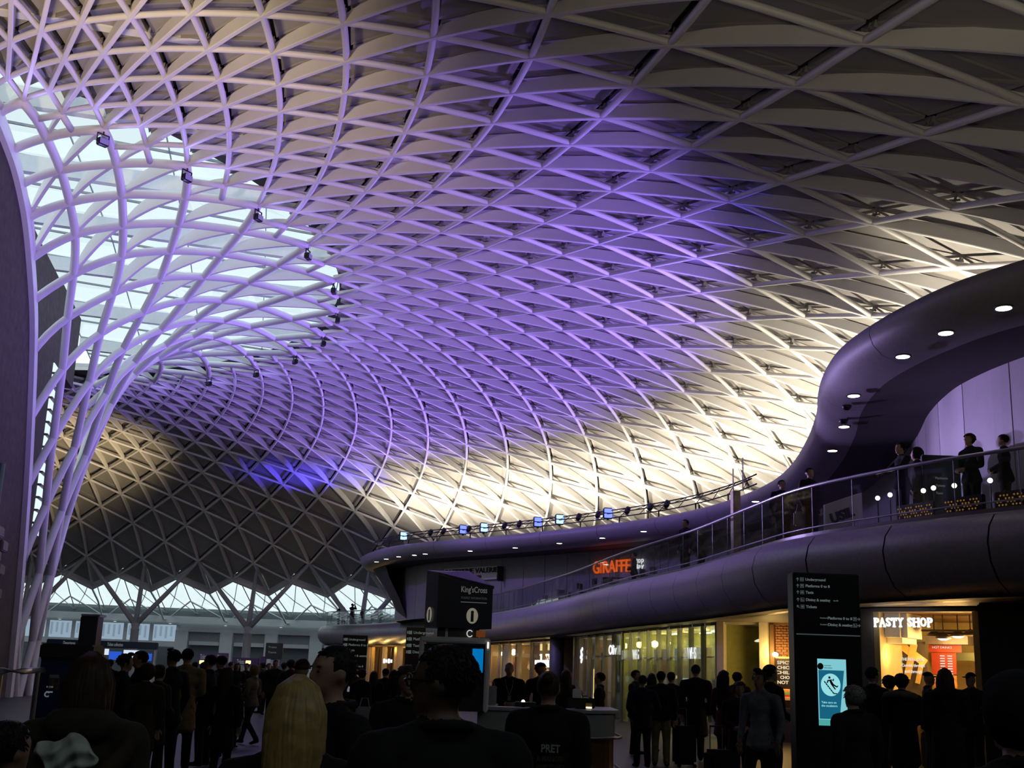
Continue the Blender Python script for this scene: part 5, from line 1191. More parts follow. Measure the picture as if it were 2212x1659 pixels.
def body_mesh(key, vox, arms='down', legs='stand', hem=.87, bulk=1.0, female=False, hood=False, headturn=0.0, bend=0.0):
    kk_ = (key, vox, arms, legs, hem, bulk, female, hood, headturn, bend)
    if kk_ in BODIES: return BODIES[kk_]
    P = []                                                        # (kind, tag, ...)  tags: 0 hem 1 trousers 2 skin 3 shoes
    def cap(a, c, ra, rb, tg): P.append(('c', tg, V(a), V(c), ra, rb))
    def el(c, r, tg, M=None): P.append(('e', tg, V(c), r, M))
    f = .92 if female else 1.0; bk = bulk
    sh = .185*f
    el((0, 0, .97), (.165*bk*(1.04 if female else 1), .125*bk, .14), 1 if hem <= 0 else 0)
    el((0, .005, 1.14), (.150*bk*f, .112*bk, .17), 0); el((0, .0, 1.32), (.180*bk*f, .122*bk, .17), 0)
    cap((-sh, -.005, 1.425), (sh, -.005, 1.425), .066*bk, .066*bk, 0); cap((-.09, 0, 1.46), (.09, 0, 1.46), .058*bk, .058*bk, 0)
    cap((0, -.01, 1.44), (0, .012, 1.57), .056*f, .052*f, 2)
    el((0, -.018, 1.492), (.090*f, .085, .040), 0)
    R = Matrix.Rotation(headturn, 3, 'Z')
    def hd(p): return R @ V(p)
    el(hd((0, .012, 1.655)), (.074, .094, .108), 2, R); el(hd((0, .040, 1.600)), (.056, .066, .062), 2, R); el(hd((0, .104, 1.632)), (.013, .022, .026), 2, R)
    el(hd((0, .086, 1.556)), (.026, .022, .020), 2, R); el(hd((0, .094, 1.588)), (.024, .014, .012), 2, R); el(hd((0, .082, 1.678)), (.052, .022, .016), 2, R)
    for s in (-1, 1): el(hd((s*.075, .0, 1.640)), (.012, .026, .034), 2, R)
    st = .05 if legs == 'stand' else .0
    for s in (-1, 1):
        if legs == 'stand': hip, kn, an, to = (s*.09, 0, .93), (s*.105, .02, .50), (s*.11, -.02, .09), (s*.125, .16, .04)
        elif legs == 'walk':
            if s > 0: hip, kn, an, to = (s*.09, 0, .93), (s*.09, .16, .52), (s*.09, .26, .10), (s*.10, .44, .055)
            else: hip, kn, an, to = (s*.09, 0, .93), (s*.09, .02, .50), (s*.09, -.26, .14), (s*.10, -.12, .04)
        elif legs == 'sit': hip, kn, an, to = (s*.10, .02, .93), (s*.12, .46, .92), (s*.12, .44, .48), (s*.13, .60, .44)
        else: hip, kn, an, to = (s*.09, 0, .93), (s*.06, .03, .50), (s*.06, -.02, .09), (s*.07, .15, .04)
        lr = .75 if legs == 'thin' else 1.0; cap(hip, kn, .104*bk*f, .078*f*lr, 1); cap(kn, an, .076*f*lr, .066*f*lr, 1)
        cap((an[0], an[1]-.035, an[2]-.045), to, .044, .036, 3)
    hands = []
    for s in (-1, 1):
        a = arms
        if a == 'mixed': a = 'phone' if s > 0 else 'down'
        if a == 'bag': a = 'down'
        S0 = (s*(sh+.035), -.01, 1.41)
        if a == 'down': E0, H0, d = (s*(sh+.085), -.045, 1.13), (s*(sh+.075), .06, .88), (0, .1, -1)
        elif a == 'phone': E0, H0, d = (s*(sh+.05), .02, 1.13), (s*.09, .30, 1.26), (-s*.35, .6, .7)
        elif a == 'lift': E0, H0, d = (s*(sh+.14), .12, 1.34), (s*.10, .20, 1.60), (-s*.5, .3, .8)
        elif a == 'pocket': E0, H0, d = (s*(sh+.12), -.10, 1.14), (s*(sh-.02), .08, .95), (-s*.4, .5, -.8)
        elif a == 'front': E0, H0, d = (s*(sh+.07), .0, 1.14), (s*.10, .24, 1.05), (-s*.8, .5, 0)
        elif a == 'lean': E0, H0, d = (s*(sh+.13), .16, 1.22), (s*.14, .42, 1.15), (-s*.7, .6, 0)
        E0, H0 = V(E0), V(H0); cap(S0, E0, .074*bk, .062*bk, 0); cap(E0, H0, .060*bk, .048*bk, 0)
        d = V(d).normalized(); hands.append((H0, d, s)); cap(H0, H0+d*.02, .030, .028, 2)
    if hem > 0:
        n_ = 16
        for i in range(n_):
            t = i/(n_-1); z = 1.05+(hem-1.05)*t; P.append(('e', 0, V((0, .0, z)), (.165*bk+.045*t, (.125*bk+.05*t), .07), None))
    if hood: el((0, -.10, 1.47), (.15, .09, .085), 0); el((-.09, -.05, 1.47), (.07, .08, .07), 0); el((.09, -.05, 1.47), (.07, .08, .07), 0)
    b = MB()
    for q in P:
        if q[0] == 'e': b.ell(q[2], q[3], 18, 12, M=q[4])
        else:
            _, tg, a, c, ra, rb = q; d = (c-a).normalized()
            pts = [a-d*ra*.98, a-d*ra*.7, a, a.lerp(c, .5), c, c+d*rb*.7, c+d*rb*.98]; b.tube(pts, [ra*.15, ra*.72, ra, (ra+rb)/2, rb, rb*.72, rb*.15], 14)
    me = b.mesh('body_raw', SKIN); o = bpy.data.objects.new('tmp', me); COL.objects.link(o)
    m_ = o.modifiers.new('r', 'REMESH'); m_.mode = 'VOXEL'; m_.voxel_size = vox
    sm = o.modifiers.new('s', 'SMOOTH'); sm.factor = .5; sm.iterations = 4 if vox > .014 else 5
    dg = bpy.context.evaluated_depsgraph_get(); dg.update(); out = bpy.data.meshes.new_from_object(o.evaluated_get(dg)); out.name = 'body'
    bpy.data.objects.remove(o); bpy.data.meshes.remove(me)
    tags = []
    for pg in out.polygons:                                       # clothing and skin areas by nearest limb
        c = pg.center; best = (9, 0)
        for q in P:
            if q[0] == 'e':
                dv = c-q[2]; r = q[3]; k = math.sqrt((dv.x/r[0])**2+(dv.y/r[1])**2+(dv.z/r[2])**2); dd = (k-1)*min(r)
            else:
                a, e_ = q[2], q[3]; ab = e_-a; t = max(0, min(1, (c-a).dot(ab)/max(1e-9, ab.length_squared))); dd = (c-a-ab*t).length-(q[4]*(1-t)+q[5]*t)
            dd = abs(dd)
            if dd < best[0]: best = (dd, q[1])
        tags.append(best[1])
    # add hands with separate fingers at the cuffs
    hb = MB(); nb = 0
    for H0, d, s in hands:
        h = hand_mesh(); zax = -d; xax = V((0, 1, 0)).cross(zax) if abs(zax.y) < .9 else V((1, 0, 0)); xax.normalize(); yax = zax.cross(xax)
        if s > 0: xax = -xax; yax = yax
        Mx = Matrix((xax, yax, zax)).transposed()
        hb.add([Mx @ V(v)+H0 for v in h.v], h.f)
    out.materials.clear()
    for m2 in (BLK, BLK, SKIN, SHO): out.materials.append(m2)
    bm = bmesh.new(); bm.from_mesh(out); base = len(bm.faces); vs = [bm.verts.new(v) for v in hb.v]
    for f_ in hb.f:
        try: bm.faces.new([vs[i] for i in f_])
        except ValueError: pass
    if bend:
        for v in bm.verts:
            if v.co.z > .95: p = v.co-V((0, 0, .95)); v.co = Matrix.Rotation(-bend, 3, 'X') @ p+V((0, 0, .95))
    bm.faces.ensure_lookup_table()
    for i, f_ in enumerate(bm.faces): f_.material_index = tags[i] if i < base else 2; f_.smooth = True
    bm.to_mesh(out); bm.free()
    BODIES[kk_] = (out, headturn, bend)
    return BODIES[kk_]
HAIRS = {}
def hair_mesh(kind):
    if kind in HAIRS: return HAIRS[kind]
    b = MB(); C0 = V((0, -.004, 1.668))
    def shell(r, cut_y, cut_z, low):
        nu, nv = 28, 18; vs, fs = [], []; ok = {}
        for v in range(nv+1):
            for u in range(nu):
                a, e_ = 2*PI*u/nu, PI*v/nv; n = V((math.cos(a)*math.sin(e_), math.sin(a)*math.sin(e_), math.cos(e_)))
                w = 1+.025*math.sin(7*a+3*e_)*math.sin(e_)
                p = C0+V((n.x*r[0]*w, n.y*r[1]*w, n.z*r[2]*w)); ok[v, u] = not (p.z < low or (p.y > cut_y and p.z < cut_z)); vs.append(p)
        for v in range(nv):
            for u in range(nu):
                q = [(v, u), (v, (u+1) % nu), (v+1, (u+1) % nu), (v+1, u)]
                if all(ok[k] for k in q): fs.append(tuple(k[0]*nu+k[1] for k in q))
        b.add(vs, fs)
    def tufts(n, r, zlo, L3, sd):
        rg = random.Random(sd)
        for i in range(n):
            a = rg.random()*2*PI; e_ = math.acos(1-rg.random()*1.15); nv_ = V((math.cos(a)*math.sin(e_), math.sin(a)*math.sin(e_), math.cos(e_)))
            p = C0+V((nv_.x*r[0], nv_.y*r[1], nv_.z*r[2]))
            if p.z < zlo or (p.y > .045 and p.z < 1.72): continue
            d_ = (nv_*.35+V((rg.uniform(-.4, .4), rg.uniform(-.6, .2), -.45))).normalized()
            b.tube([p-nv_*.006, p+d_*L3*.6, p+d_*L3-V((0, 0, L3*.2))], [.0042, .0032, .001] if n > 500 else [.0055, .004, .0015], 4, cap=False)
    if kind == 'short': shell((.083, .106, .103), .035, 1.705, 1.595); tufts(900, (.083, .106, .103), 1.60, .013, 3)
    elif kind == 'crop': shell((.080, .102, .106), .045, 1.715, 1.61); tufts(200, (.080, .102, .106), 1.62, .011, 8)
    elif kind == 'quiff': shell((.085, .108, .106), .05, 1.70, 1.60); b.ell((.0, .07, 1.765), (.055, .05, .03), 12, 8); tufts(240, (.087, .11, .108), 1.61, .020, 4)
    elif kind in ('long', 'vlong'):
        shell((.092, .112, .108), .035, 1.70, 1.60); L = .30 if kind == 'long' else .42
        n, m_ = 20, 9
        vs = []
        for i in range(m_):
            t = i/(m_-1); z = 1.66-L*t; w = .092+.018*math.sin(PI*min(1, t*1.2))-.028*t*t; d_ = .105-.01*t
            for k in range(n):
                a = PI*(.93+1.14*k/(n-1)); q = 1+.05*math.sin(5*k+2.2*i)+.03*math.sin(11*k)
                vs.append((w*math.cos(a)*q, -.004+d_*math.sin(a)*q-.02*t, z-.025*t*math.sin(k*2.1)))
        vs += [(v[0]*.82, v[1]*.82+.01, v[2]) for v in vs]; o = n*m_
        fs = [(i*n+k, i*n+k+1, (i+1)*n+k+1, (i+1)*n+k) for i in range(m_-1) for k in range(n-1)]
        fs += [(o+i*n+k+1, o+i*n+k, o+(i+1)*n+k, o+(i+1)*n+k+1) for i in range(m_-1) for k in range(n-1)]
        fs += [((m_-1)*n+k, (m_-1)*n+k+1, o+(m_-1)*n+k+1, o+(m_-1)*n+k) for k in range(n-1)]
        b.add(vs, fs)
        rg = random.Random(5)
        for i in range(84):
            a = PI*(.90+1.20*(i+rg.random())/84); L2 = L*(.82+.3*rg.random()); ph = rg.random()*6
            pts, rad = [], []
            for q in range(9):
                t = q/8; up_ = max(0, 1-t*3.2)
                rr_ = max(.10, 1-up_*up_); z = 1.60+.174*math.sqrt(max(0, 1-rr_*rr_)) if up_ > 0 else 1.60-(t-.3125)/.6875*L2
                sw_ = (1.02-.20*t*t)*rr_+.05*math.sin(ph+t*7)*t
                pts.append(((.098*sw_)*math.cos(a)+.012*math.sin(ph+9*t)*t, -.006+(.116*sw_)*math.sin(a)-.022*t+.008*math.cos(ph*2+8*t)*t, z)); rad.append((.013 if q < 7 else .009)*(1-.55*(q == 8)))
            b.tube(pts, rad, 5, cap=True)
    elif kind == 'bob': shell((.096, .114, .108), .03, 1.70, 1.56); tufts(260, (.098, .116, .11), 1.57, .022, 6)
    elif kind == 'bun': shell((.084, .106, .105), .035, 1.705, 1.60); b.ell((0, -.11, 1.72), (.045, .045, .045), 12, 8)
    elif kind == 'hat': shell((.090, .112, .112), .12, 1.68, 1.655); b.lathe([(.0, 0), (.098, 0), (.1, .02), (.095, .035), (0, .03)], 18, (0, -.004, 1.66))
    elif kind == 'cap': shell((.088, .110, .108), .12, 1.70, 1.69); b.ell((0, .12, 1.69), (.07, .07, .012), 14, 6)
    elif kind == 'hoodup': shell((.115, .135, .13), .075, 1.80, 1.50)
    elif kind == 'bald': shell((.078, .099, .100), -.03, 1.68, 1.60)
    HAIRS[kind] = b.mesh('hair', HBK, True); return HAIRS[kind]
EYEM = mat('eye_dark', (.02, .015, .012), .2)
def person(label, x, top, dep, az, coat=BLK, legs_m=BLK, skin=SKIN, hair='short', hair_m=HBK, height=None, vox=.02, sx=1.0, zfloor=0.0, P=None, eyes=False, **kw):
    """az: direction the person faces, degrees clockwise seen from the camera: 0 away, 90 right, 180 to the viewer, -90 left"""
    if P is None: P = floor_at(x, dep)
    P = V((P.x, P.y, zfloor)); h = height or zfor(P, top)-zfloor
    k = h/1.79 if hair not in ('bald',) else h/1.77
    rz = math.atan2(F0.y, F0.x)-PI/2-math.radians(az)
    t = thing('person', label, 'person', P, rz); t.scale = (k*sx, k*sx, k)
    out, ht, bd = body_mesh('b', vox, **kw)
    o = link('body', out, t)
    for i, m_ in enumerate((coat, legs_m, skin, SHO)):
        o.material_slots[i].link = 'OBJECT'; o.material_slots[i].material = m_
    def headfix(q):
        q.rotation_euler = (-bd, 0, ht)
        if bd: M_ = Matrix.Translation((0, 0, .95)) @ Matrix.Rotation(-bd, 4, 'X') @ Matrix.Translation((0, 0, -.95)) @ Matrix.Rotation(ht, 4, 'Z'); q.matrix_basis = M_
    if vox <= .016:
        b = MB(); b.tube([(.083*math.cos(a*PI/12), -.012+.083*math.sin(a*PI/12), 1.503+.012*-math.sin(a*PI/12)) for a in range(25)], .020, 8, cap=False); b.build('collar', coat, t, smooth=True)
    if hair:
        q = link('hair', hair_mesh(hair), t); q.material_slots[0].link = 'OBJECT'; q.material_slots[0].material = hair_m; headfix(q)
    if eyes:
        for s in (-1, 1):
            b = MB(); b.ell((s*.030, .0935, 1.652), (.0115, .007, .0055), 10, 6); q = b.build('eye', EYEM, t, smooth=True); headfix(q)
            b = MB(); b.ell((s*.031, .094, 1.674), (.020, .008, .0045), 10, 6); q = b.build('eyebrow', hair_m, t, smooth=True); headfix(q)
        b = MB(); b.ell((0, .107, 1.586), (.021, .006, .0045), 12, 6); q = b.build('mouth', mat('lips', (.16, .07, .055), .5), t, smooth=True); headfix(q)
    return t
# --- foreground
t = person('woman from behind in dark parka with cream lined hood, long brown hair', 197, 1403, 4.6, -5, PRK, BLK, hair='vlong', hair_m=HBR, vox=.013, hood=True, arms='front', hem=.75, bulk=1.12, female=True)
b = MB(); b.ell((0, 0, 0), (1, 1, 1), 36, 24)
b.v = [(-.005+x*.125*(1+.10*math.sin(3*z+1)+.05*math.sin(9*x+4*z)), -.225+y*.045+.012*math.sin(11*x+3*z)+.010*math.sin(7*z-6*x), 1.355+z*.085*(1-.25*abs(x))+.018*math.sin(5*x)) for x, y, z in b.v]
b.build('hood_lining', CRM, t, smooth=True, label='cream fleece hood lining')
b = MB(); b.tube([(.215*math.cos(a*PI/12), -.06-.17*math.sin(a*PI/12), 1.42-.19*math.sin(a*PI/12)) for a in range(13)], [.03+.022*math.sin(a*PI/12) for a in range(13)], 10); b.build('fur_trim', cloth('fur', (.035, .025, .016)), t, smooth=True)
t = person('low dark figure in the bottom left corner looking at something held in the hands', 38, 1516, 3.9, 25, BLK, BLK, hair='short', height=1.44, vox=.016, arms='phone', hem=.85)
t = person('blonde woman from behind with long wavy hair and black coat', 648, 1452, 3.75, 0, BLK, BLK, hair='vlong', hair_m=HBL, vox=.013, arms='down', hem=.7, female=True, sx=1.02)
t = person('dark haired man in black coat turned left, behind the blonde woman', 722, 1384, 4.9, -125, BLK, BLK, hair='crop', hair_m=HBK, vox=.012, arms='front', hem=.8, eyes=True)
t = person('large man in black coat and glasses seen from behind, head turned left', 962, 1378, 3.55, -22, BLK, BLK, skin=SKIND, hair='short', hair_m=HBK, vox=.012, arms='down', hem=.7, bulk=1.22, headturn=.95, eyes=True)
b = MB(); b.tube([(.032+.024*math.cos(a*PI/8), .113, 1.652+.020*math.sin(a*PI/8)) for a in range(17)], .003, 5); b.tube([(-.032+.024*math.cos(a*PI/8), .113, 1.652+.020*math.sin(a*PI/8)) for a in range(17)], .003, 5); b.tube([(-.008, .115, 1.655), (.008, .115, 1.655)], .003, 5); b.tube([(.056, .113, 1.655), (.08, .0, 1.652)], .003, 5); b.tube([(-.056, .113, 1.655), (-.08, .0, 1.652)], .003, 5)
q = b.build('glasses', DARK, t); q.rotation_euler.z = .95
t = person('person from behind in a black work jacket with pale print on the back', 1186, 1444, 7.6, 6, BLK, BLK, hair='bun', hair_m=HBR, vox=.014, arms='front', hem=.72, bulk=1.18)
PRT = mat('jacket_print', (.30, .30, .24), .8, var=.3, scale=40); PRD = mat('jacket_print_dim', (.045, .035, .022), .8, var=.4, scale=40)
for s_, z, sz, m_, wd in (('PRET', 1.235, .075, PRT, .135), ('A MANGER', 1.165, .05, PRD, .20), ('HAPPY TO HELP', 1.11, .05, PRD, .2)):
    q = text(s_, sz, m_, t, (.035, -.162, z), .004, .002, width=wd)
t = person('black silhouette close at the lower right edge in front of the black pillar', 2196, 1450, 3.4, -20, BLK, BLK, hair='hoodup', hair_m=BLK, vox=.016, arms='front', hem=.7, bulk=1.1)
# --- left group
t = person('man in tan trench coat with navy jacket striped yellow over his arm', 402, 1397, 17, -20, TAN, BLK, hair='short', arms='front', hem=.62, bulk=1.04)
b = MB(); b.ell((-.20, .14, 1.08), (.12, .14, .26), 14, 10); b.build('draped_jacket', NVY, t, smooth=True); b = MB(); b.tube([(-.10, -.14, 1.30), (-.24, -.03, 1.16), (-.33, .12, .98)], .022, 8); b.build('yellow_stripe', cloth('yellow', (.20, .15, .02)), t, smooth=True)
person('young man in dark blazer standing left of the tan trench coat', 372, 1400, 15.8, -60, BLK, BLK, hair='quiff', arms='down', hem=.78)
person('man in black suit facing left, right of the tan trench coat', 452, 1411, 18.0, -75, BLK, BLK, hair='short', arms='front', hem=.72)
person('man half hidden behind the man in the black suit', 476, 1413, 19.6, -60, CHA, BLK, hair='short', arms='down', hem=.75)
person('man with dark wavy hair facing right, leftmost of the talking pair', 268, 1409, 15, 60, CHA, BLK, hair='quiff', arms='front', hem=.8)
person('smiling man facing left, right one of the talking pair', 300, 1402, 15.6, -110, BLK, BLK, hair='short', arms='down', hem=.8, eyes=True)
person('short person in brown padded coat below the talking pair', 318, 1432, 14.2, -30, BRN, BLK, hair='hoodup', hair_m=BRN, arms='bag', hem=.6, female=True)
person('reddish haired woman between the padded coat and the tan trench coat', 345, 1433, 15.2, 30, BRN, BLK, hair='bob', hair_m=HBR, arms='front', hem=.6, female=True)
person('long haired woman in black coat right of the suited men', 492, 1437, 15.5, 20, BLK, BLK, hair='vlong', hair_m=HBR, arms='down', hem=.55, female=True)
t = person('woman with pale headscarf and light beige jacket walking left', 549, 1436, 23, -70, cloth('beige', (.13, .11, .075)), CHA, hair='hoodup', hair_m=cloth('scarf', (.20, .14, .07)), arms='front', legs='walk', female=True)
t = person('small child with a teal backpack in front of the woman in beige', 511, 1487, 22, 10, BLK, BLK, hair='bob', hair_m=HBK, arms='down', sx=1.12)
b = MB(); b.rbox((0, -.18, 1.22), (.30, .16, .40), .06); b.ell((0, -.26, 1.2), (.09, .03, .09), 12, 8); b.build('backpack', cloth('teal', (.05, .10, .10)), t)
CRD = [('bald man in dark coat far back by the ticket machines', 594, 1424, 30, 170, 'bald'), ('dark haired person far back beside the bald man', 613, 1429, 31, 0, 'short'), ('person in black among the far crowd behind the blonde woman', 628, 1423, 27, 20, 'bob'), ('stooping person in black cap left of the man turned left', 652, 1419, 12, -30, 'hat'), ('man facing the viewer far left of the notice board', 532, 1431, 34, 180, 'short'), ('woman standing under the lower purple banner', 512, 1430, 33, 160, 'long'), ('man in the far crowd just right of the reddish haired woman', 420, 1428, 30, -40, 'short'), ('person in grey in the far crowd below the navy header board', 236, 1422, 26, 0, 'short'), ('person right of the dark cabinet in the far crowd', 214, 1424, 28, 40, 'long'), ('bearded man far back, straight below the notice board', 580, 1431, 36, 150, 'short'), ('woman with hood far back near the purple banner', 440, 1430, 32, 100, 'hoodup'), ('man far back left of the child with the backpack', 498, 1428, 35, 60, 'crop'), ('tall person far back right of the child with the backpack', 566, 1430, 37, -100, 'bob')]
for i, (l, x, y, d, a, hr) in enumerate(CRD): person(l, x, y, d, a, (CHA, BLK, BRN, NVY)[i % 4], BLK, hair=hr, hair_m=(HBK, HBR)[i % 2], arms=('down', 'front', 'pocket')[i % 3], hem=(.87, .6, .75)[i % 3], vox=.022)
# --- middle group between the blonde woman and the large man
t = person('woman in black coat and black tights standing by the white poster totem', 808, 1448, 25.5, -15, BLK, BLK, hair='long', hair_m=HBR, arms='front', legs='thin', hem=.62, female=True)
person('person carrying a white bag beside the woman in black tights', 783, 1443, 23, 30, CHA, BLK, hair='bob', hair_m=HBR, arms='bag', hem=.7, female=True)
person('man in dark jacket in front of the far gold panelled shop', 833, 1442, 27, -40, BLK, BLK, hair='short', arms='front', hem=.75)
person('woman in black in front of the gold panelled shop, nearest the hidden totem', 852, 1445, 26, 60, BLK, BLK, hair='long', arms='down', hem=.6, female=True)
person('short haired person at the foot of the white poster totem', 768, 1440, 29, 150, BRN, BLK, hair='short', arms='down', hem=.7)
person('person far back standing between the two navy totems', 866, 1437, 37, 0, CHA, BLK, hair='crop', arms='down')
t = person('person in spectacles facing the viewer, face showing left of the large man', 882, 1432, 8.5, 165, BLK, BLK, hair='bob', hair_m=HBR, arms='front', hem=.7, vox=.015, eyes=True)
b = MB()
for s in (-1, 1): b.tube([(s*.032+.024*math.cos(a*PI/8), .112, 1.652+.02*math.sin(a*PI/8)) for a in range(17)], .0035, 5)
b.tube([(-.008, .114, 1.655), (.008, .114, 1.655)], .003, 5); b.build('glasses', RAIL, t)
# --- behind and beside the information desk
t = person('bald staff man with pale lanyard standing behind the desk', 1100, 1431, 20.3, 175, BLK, BLK, hair='bald', hair_m=HGR, arms='front', hem=.8, bulk=1.1, eyes=True)
b = MB(); b.tube([(-.07, .06, 1.47), (-.05, .14, 1.33), (0, .15, 1.20)], .008, 6); b.tube([(.07, .06, 1.47), (.05, .14, 1.33), (0, .15, 1.20)], .008, 6); b.box((0, .155, 1.15), (.06, .01, .09)); b.build('lanyard', GRY, t)
person('tall dark haired person behind the desk, left of the printed jacket', 1168, 1429, 20.6, 150, BLK, BLK, hair='bob', arms='down', hem=.8)
person('woman with long hair behind the desk, right of the printed jacket', 1222, 1446, 22.5, -40, CHA, BLK, hair='long', hair_m=HBR, arms='phone', hem=.6, female=True)
t = person('person reading an open newspaper at the right end of the desk', 1296, 1450, 21.4, -80, BLK, BLK, hair='short', arms='phone', hem=.7)
b = MB(); b.add([(-.30, .42, 1.28), (0, .36, 1.20), (0, .40, 1.50), (-.30, .46, 1.56), (.30, .42, 1.24), (.30, .46, 1.52)], [(0, 1, 2, 3), (1, 4, 5, 2)]); o = b.build('newspaper', mat('newsprint', (.40, .38, .37), .8, var=.3, scale=20)); o.matrix_basis = Matrix.Translation(t.location) @ Matrix.Rotation(t.rotation_euler.z, 4, 'Z'); tag(o, 'open newspaper held up by the person at the right end of the desk', 'newspaper')
# --- in front of the glass shopfronts
person('person in black hooded navy jacket from behind, nearest the desk end', 1388, 1456, 20.8, -10, NVY, BLK, hair='short', arms='pocket', legs='stand', hem=.75, bulk=1.08)
person('man in black top and khaki trousers from behind', 1428, 1447, 21.2, 12, BLK, KHA, hair='short', arms='down', hem=.9, bulk=1.05)
person('person holding something white to the chest, half behind the navy jacket', 1374, 1445, 24, 120, CHA, BLK, hair='short', arms='phone', hem=.8)
person('person partly hidden just right of the khaki trousers', 1450, 1449, 23, 15, CHA, BLK, hair='short', arms='down', hem=.75)
person('long haired woman hidden between the navy jacket and the khaki trousers', 1408, 1453, 25, 20, RED, BLK, hair='long', arms='down', hem=.7, female=True)
person('tall man in long black overcoat walking away by the glass fins', 1503, 1433, 22.5, 8, BLK, BLK, hair='short', arms='down', hem=.5, bulk=1.12, legs='walk')
person('dark haired woman in wine red top by the white shop post', 1564, 1446, 19.6, 60, RED, BLK, hair='vlong', hair_m=HBK, arms='down', hem=.7, female=True)
person('fair haired woman in black coat pulling a black suitcase', 1597, 1469, 16.2, 185, BLK, BLK, hair='bob', hair_m=HBR, arms='front', legs='walk', hem=.72, female=True, eyes=True)
person('young man in grey jacket looking left', 1641, 1443, 14.2, -140, GRY, BLK, hair='quiff', arms='down', legs='walk', hem=.84, bulk=.88, eyes=True)
person('man in dark suit facing right behind the young man in grey', 1664, 1432, 16.4, 70, BLK, BLK, hair='short', arms='front', hem=.78)
person('shopper deep inside the white shop near the bottles', 1592, 1450, 24.0, 20, CHA, BLK, hair='bob', arms='down', hem=.8)
t = person('grey haired person in black in front of the lit totem screen', 1842, 1476, 10.6, -25, BLK, BLK, hair='bob', hair_m=HGR, arms='down', hem=.6, bulk=1.12, vox=.016)
# --- queue at the pasty stall
person('short haired man in dark coat at the left of the pasty queue', 1884, 1437, 17.2, 60, BLK, BLK, hair='short', arms='front', hem=.7)
person('dark haired person bending in the pasty queue beside the grey pillar', 1920, 1456, 17.5, 40, BLK, BLK, hair='bob', arms='front', hem=.7, bulk=1.1)
t = person('woman with fur trimmed hood at the middle of the pasty queue', 1946, 1452, 16.2, 30, BLK, BLK, hair='bob', hair_m=HBK, arms='phone', hem=.55, bulk=1.15, hood=True, female=True)
b = MB(); b.tube([(.20*math.cos(a*PI/10), -.10-.12*math.sin(a*PI/10), 1.45+.03*math.sin(a*PI/10)) for a in range(11)], .05, 10); b.build('fur_trim', cloth('fur_pale', (.09, .07, .05)), t, smooth=True)
person('long haired woman in black hooded coat being served at the counter', 2040, 1441, 15.0, 15, BLK, BLK, hair='long', hair_m=HBR, arms='front', hem=.5, bulk=1.1, hood=True, female=True)
person('stall worker in black cap looking right behind the counter', 2004, 1449, 21.6, 100, BLK, BLK, hair='cap', hair_m=BLK, arms='front', hem=.8, eyes=True)
person('second stall worker in black cap beside the till', 2096, 1450, 20.2, -120, BLK, BLK, hair='cap', hair_m=BLK, arms='front', hem=.8)
# --- on the upper floor
def up(label, x, ytop, di, az, **kw):
    P = on_floor(x, di); h = zfor(P, ytop)-ZF; person(label, x, 0, 0, az, zfloor=ZF, P=P, height=max(1.3, min(1.95, h)), **kw)
up('man leaning on the balcony handrail, looking left', 1968, 944, .85, -95, coat=BLK, arms='lean', hair='short', vox=.018, eyes=True)
up('person in dark padded coat bending behind the leaning man', 2003, 962, 1.55, -60, coat=CHA, arms='down', hair='hoodup', hair_m=CHA)
up('woman in dark coat standing at the right of the balcony', 2124, 934, 1.25, -110, coat=CHA, arms='front', hair='bob', hair_m=HBR)
up('figure at the far right end of the balcony glass', 2200, 936, 1.2, -60, coat=BLK, arms='front', hair='short')
up('tall figure in black with a white bag on the balcony under the bend', 1760, 985, .9, 150, coat=BLK, arms='bag', hair='short')
up('person with blue shirt front on the balcony left of the tall figure', 1697, 1018, .9, 165, coat=NVY, arms='down', hair='short')
up('guest behind the balcony glass right of the orange letters, head above the rail', 1481, 1120, .9, -120, coat=BLK, arms='down', hair='short')
up('seated looking guest in dark top under the white script sign', 1368, 1192, 1.6, -80, coat=NVY, arms='front', hair='short')
up('guest with pale hair right of the guest whose head clears the rail', 1516, 1128, 2.1, -60, coat=BRN, arms='front', hair='bob', hair_m=HGR)
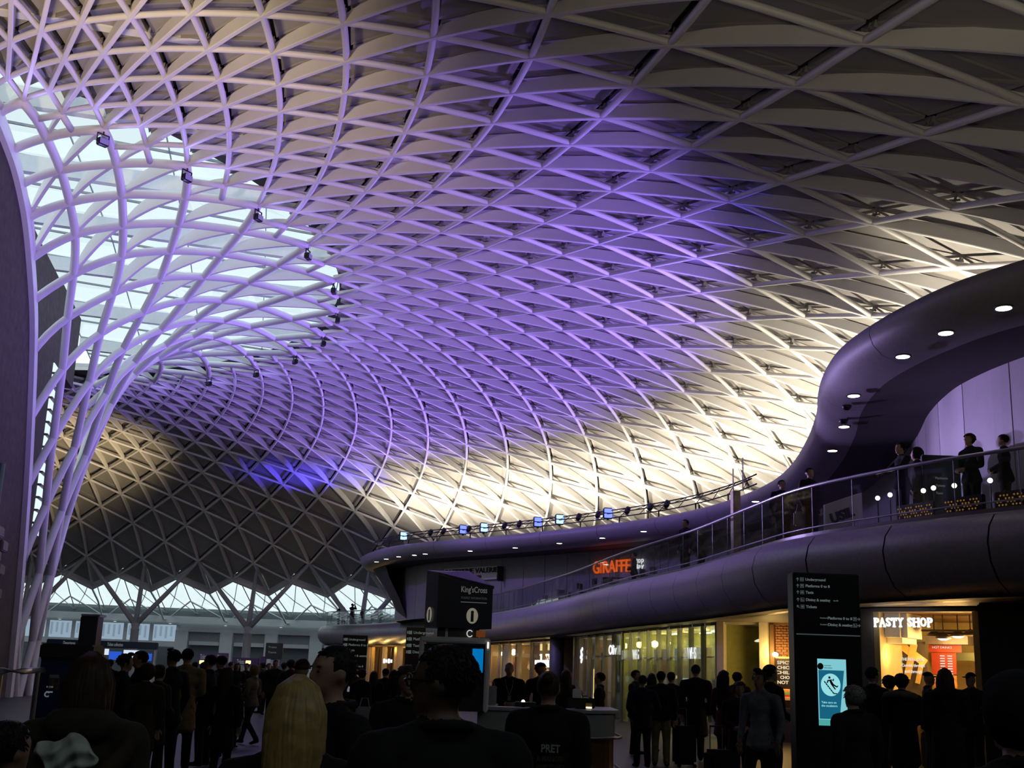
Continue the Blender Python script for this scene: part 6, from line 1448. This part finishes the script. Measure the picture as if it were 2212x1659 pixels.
FAR = [('leftmost figure leaning on the far balcony end', 692, 1306, -90, 'lean'), ('figure second from the far balcony end', 722, 1311, 20, 'front'), ('figure raising both hands to the face on the far balcony', 752, 1303, 40, 'lift'), ('short figure left of the one raising the hands', 735, 1320, 10, 'down'), ('figure right of the one raising the hands', 775, 1315, -40, 'front'), ('figure standing by the dark prow of the far wing', 815, 1318, 30, 'down'), ('figure sitting half way to the information sign on the far balcony', 848, 1312, 90, 'down'), ('figure left of the information sign on the far balcony', 890, 1318, -20, 'down')]
for i, (l, x, y, a, ar) in enumerate(FAR): up(l, x, y, (1.0, 1.4, 1.0, 2.2, 1.4, 1.0, 1.2, .7)[i], a, coat=BLK, arms=ar, hair=('short', 'bob')[i % 2], vox=.022)
# --- luggage and bags
def suitcase(label, x, dep, m_, h=.62, tilt=0):
    P = floor_at(x, dep); t = thing('suitcase', label, 'suitcase', P, RZI+.3)
    b = MB(); b.rbox((0, 0, h/2+.05), (.42, .26, h), .05); b.build('shell', m_, t)
    for s in (-.16, .16): b = MB(); b.tube([(s, -.13, .035), (s, -.09, .035)], .035, 10); b.build('wheel', DARK, t); b = MB(); b.tube([(s*.6, .10, h), (s*.6, .10, h+.36)], .009, 6); b.build('handle_bar', RAIL, t)
    b = MB(); b.tube([(-.10, .10, h+.36), (.10, .10, h+.36)], .014, 6); b.build('grip', DARK, t)
    return t
suitcase('black wheeled suitcase beside the fair haired woman', 1553, 15.9, cloth('case_black', (.010, .010, .010)))
suitcase('black wheeled suitcase trailing the man in the long overcoat', 1478, 21.2, cloth('case_grey', (.014, .014, .015)), .7)
P = floor_at(792, 22.7); b = MB(); b.rbox((0, 0, .2), (.34, .14, .36), .04); b.tube([(-.1, 0, .37), (-.06, 0, .55), (.06, 0, .55), (.1, 0, .37)], .01, 6); o = b.build('carrier_bag', mat('white_bag', (.32, .30, .34), .6)); o.location = P+V((0, 0, .46)); o.rotation_euler.z = RZI; tag(o, 'white carrier bag held by the person beside the black tights', 'bag')
P = on_floor(1736, .7); b = MB(); b.rbox((0, 0, .2), (.30, .12, .36), .04); b.tube([(-.08, 0, .37), (-.05, 0, .55), (.05, 0, .55), (.08, 0, .37)], .01, 6); o = b.build('carrier_bag', mat('white_bag', (.32, .3, .34), .6)); o.location = P+V((0, 0, .5)); o.rotation_euler.z = RZI; tag(o, 'white carrier bag held by the tall balcony figure in black', 'bag')
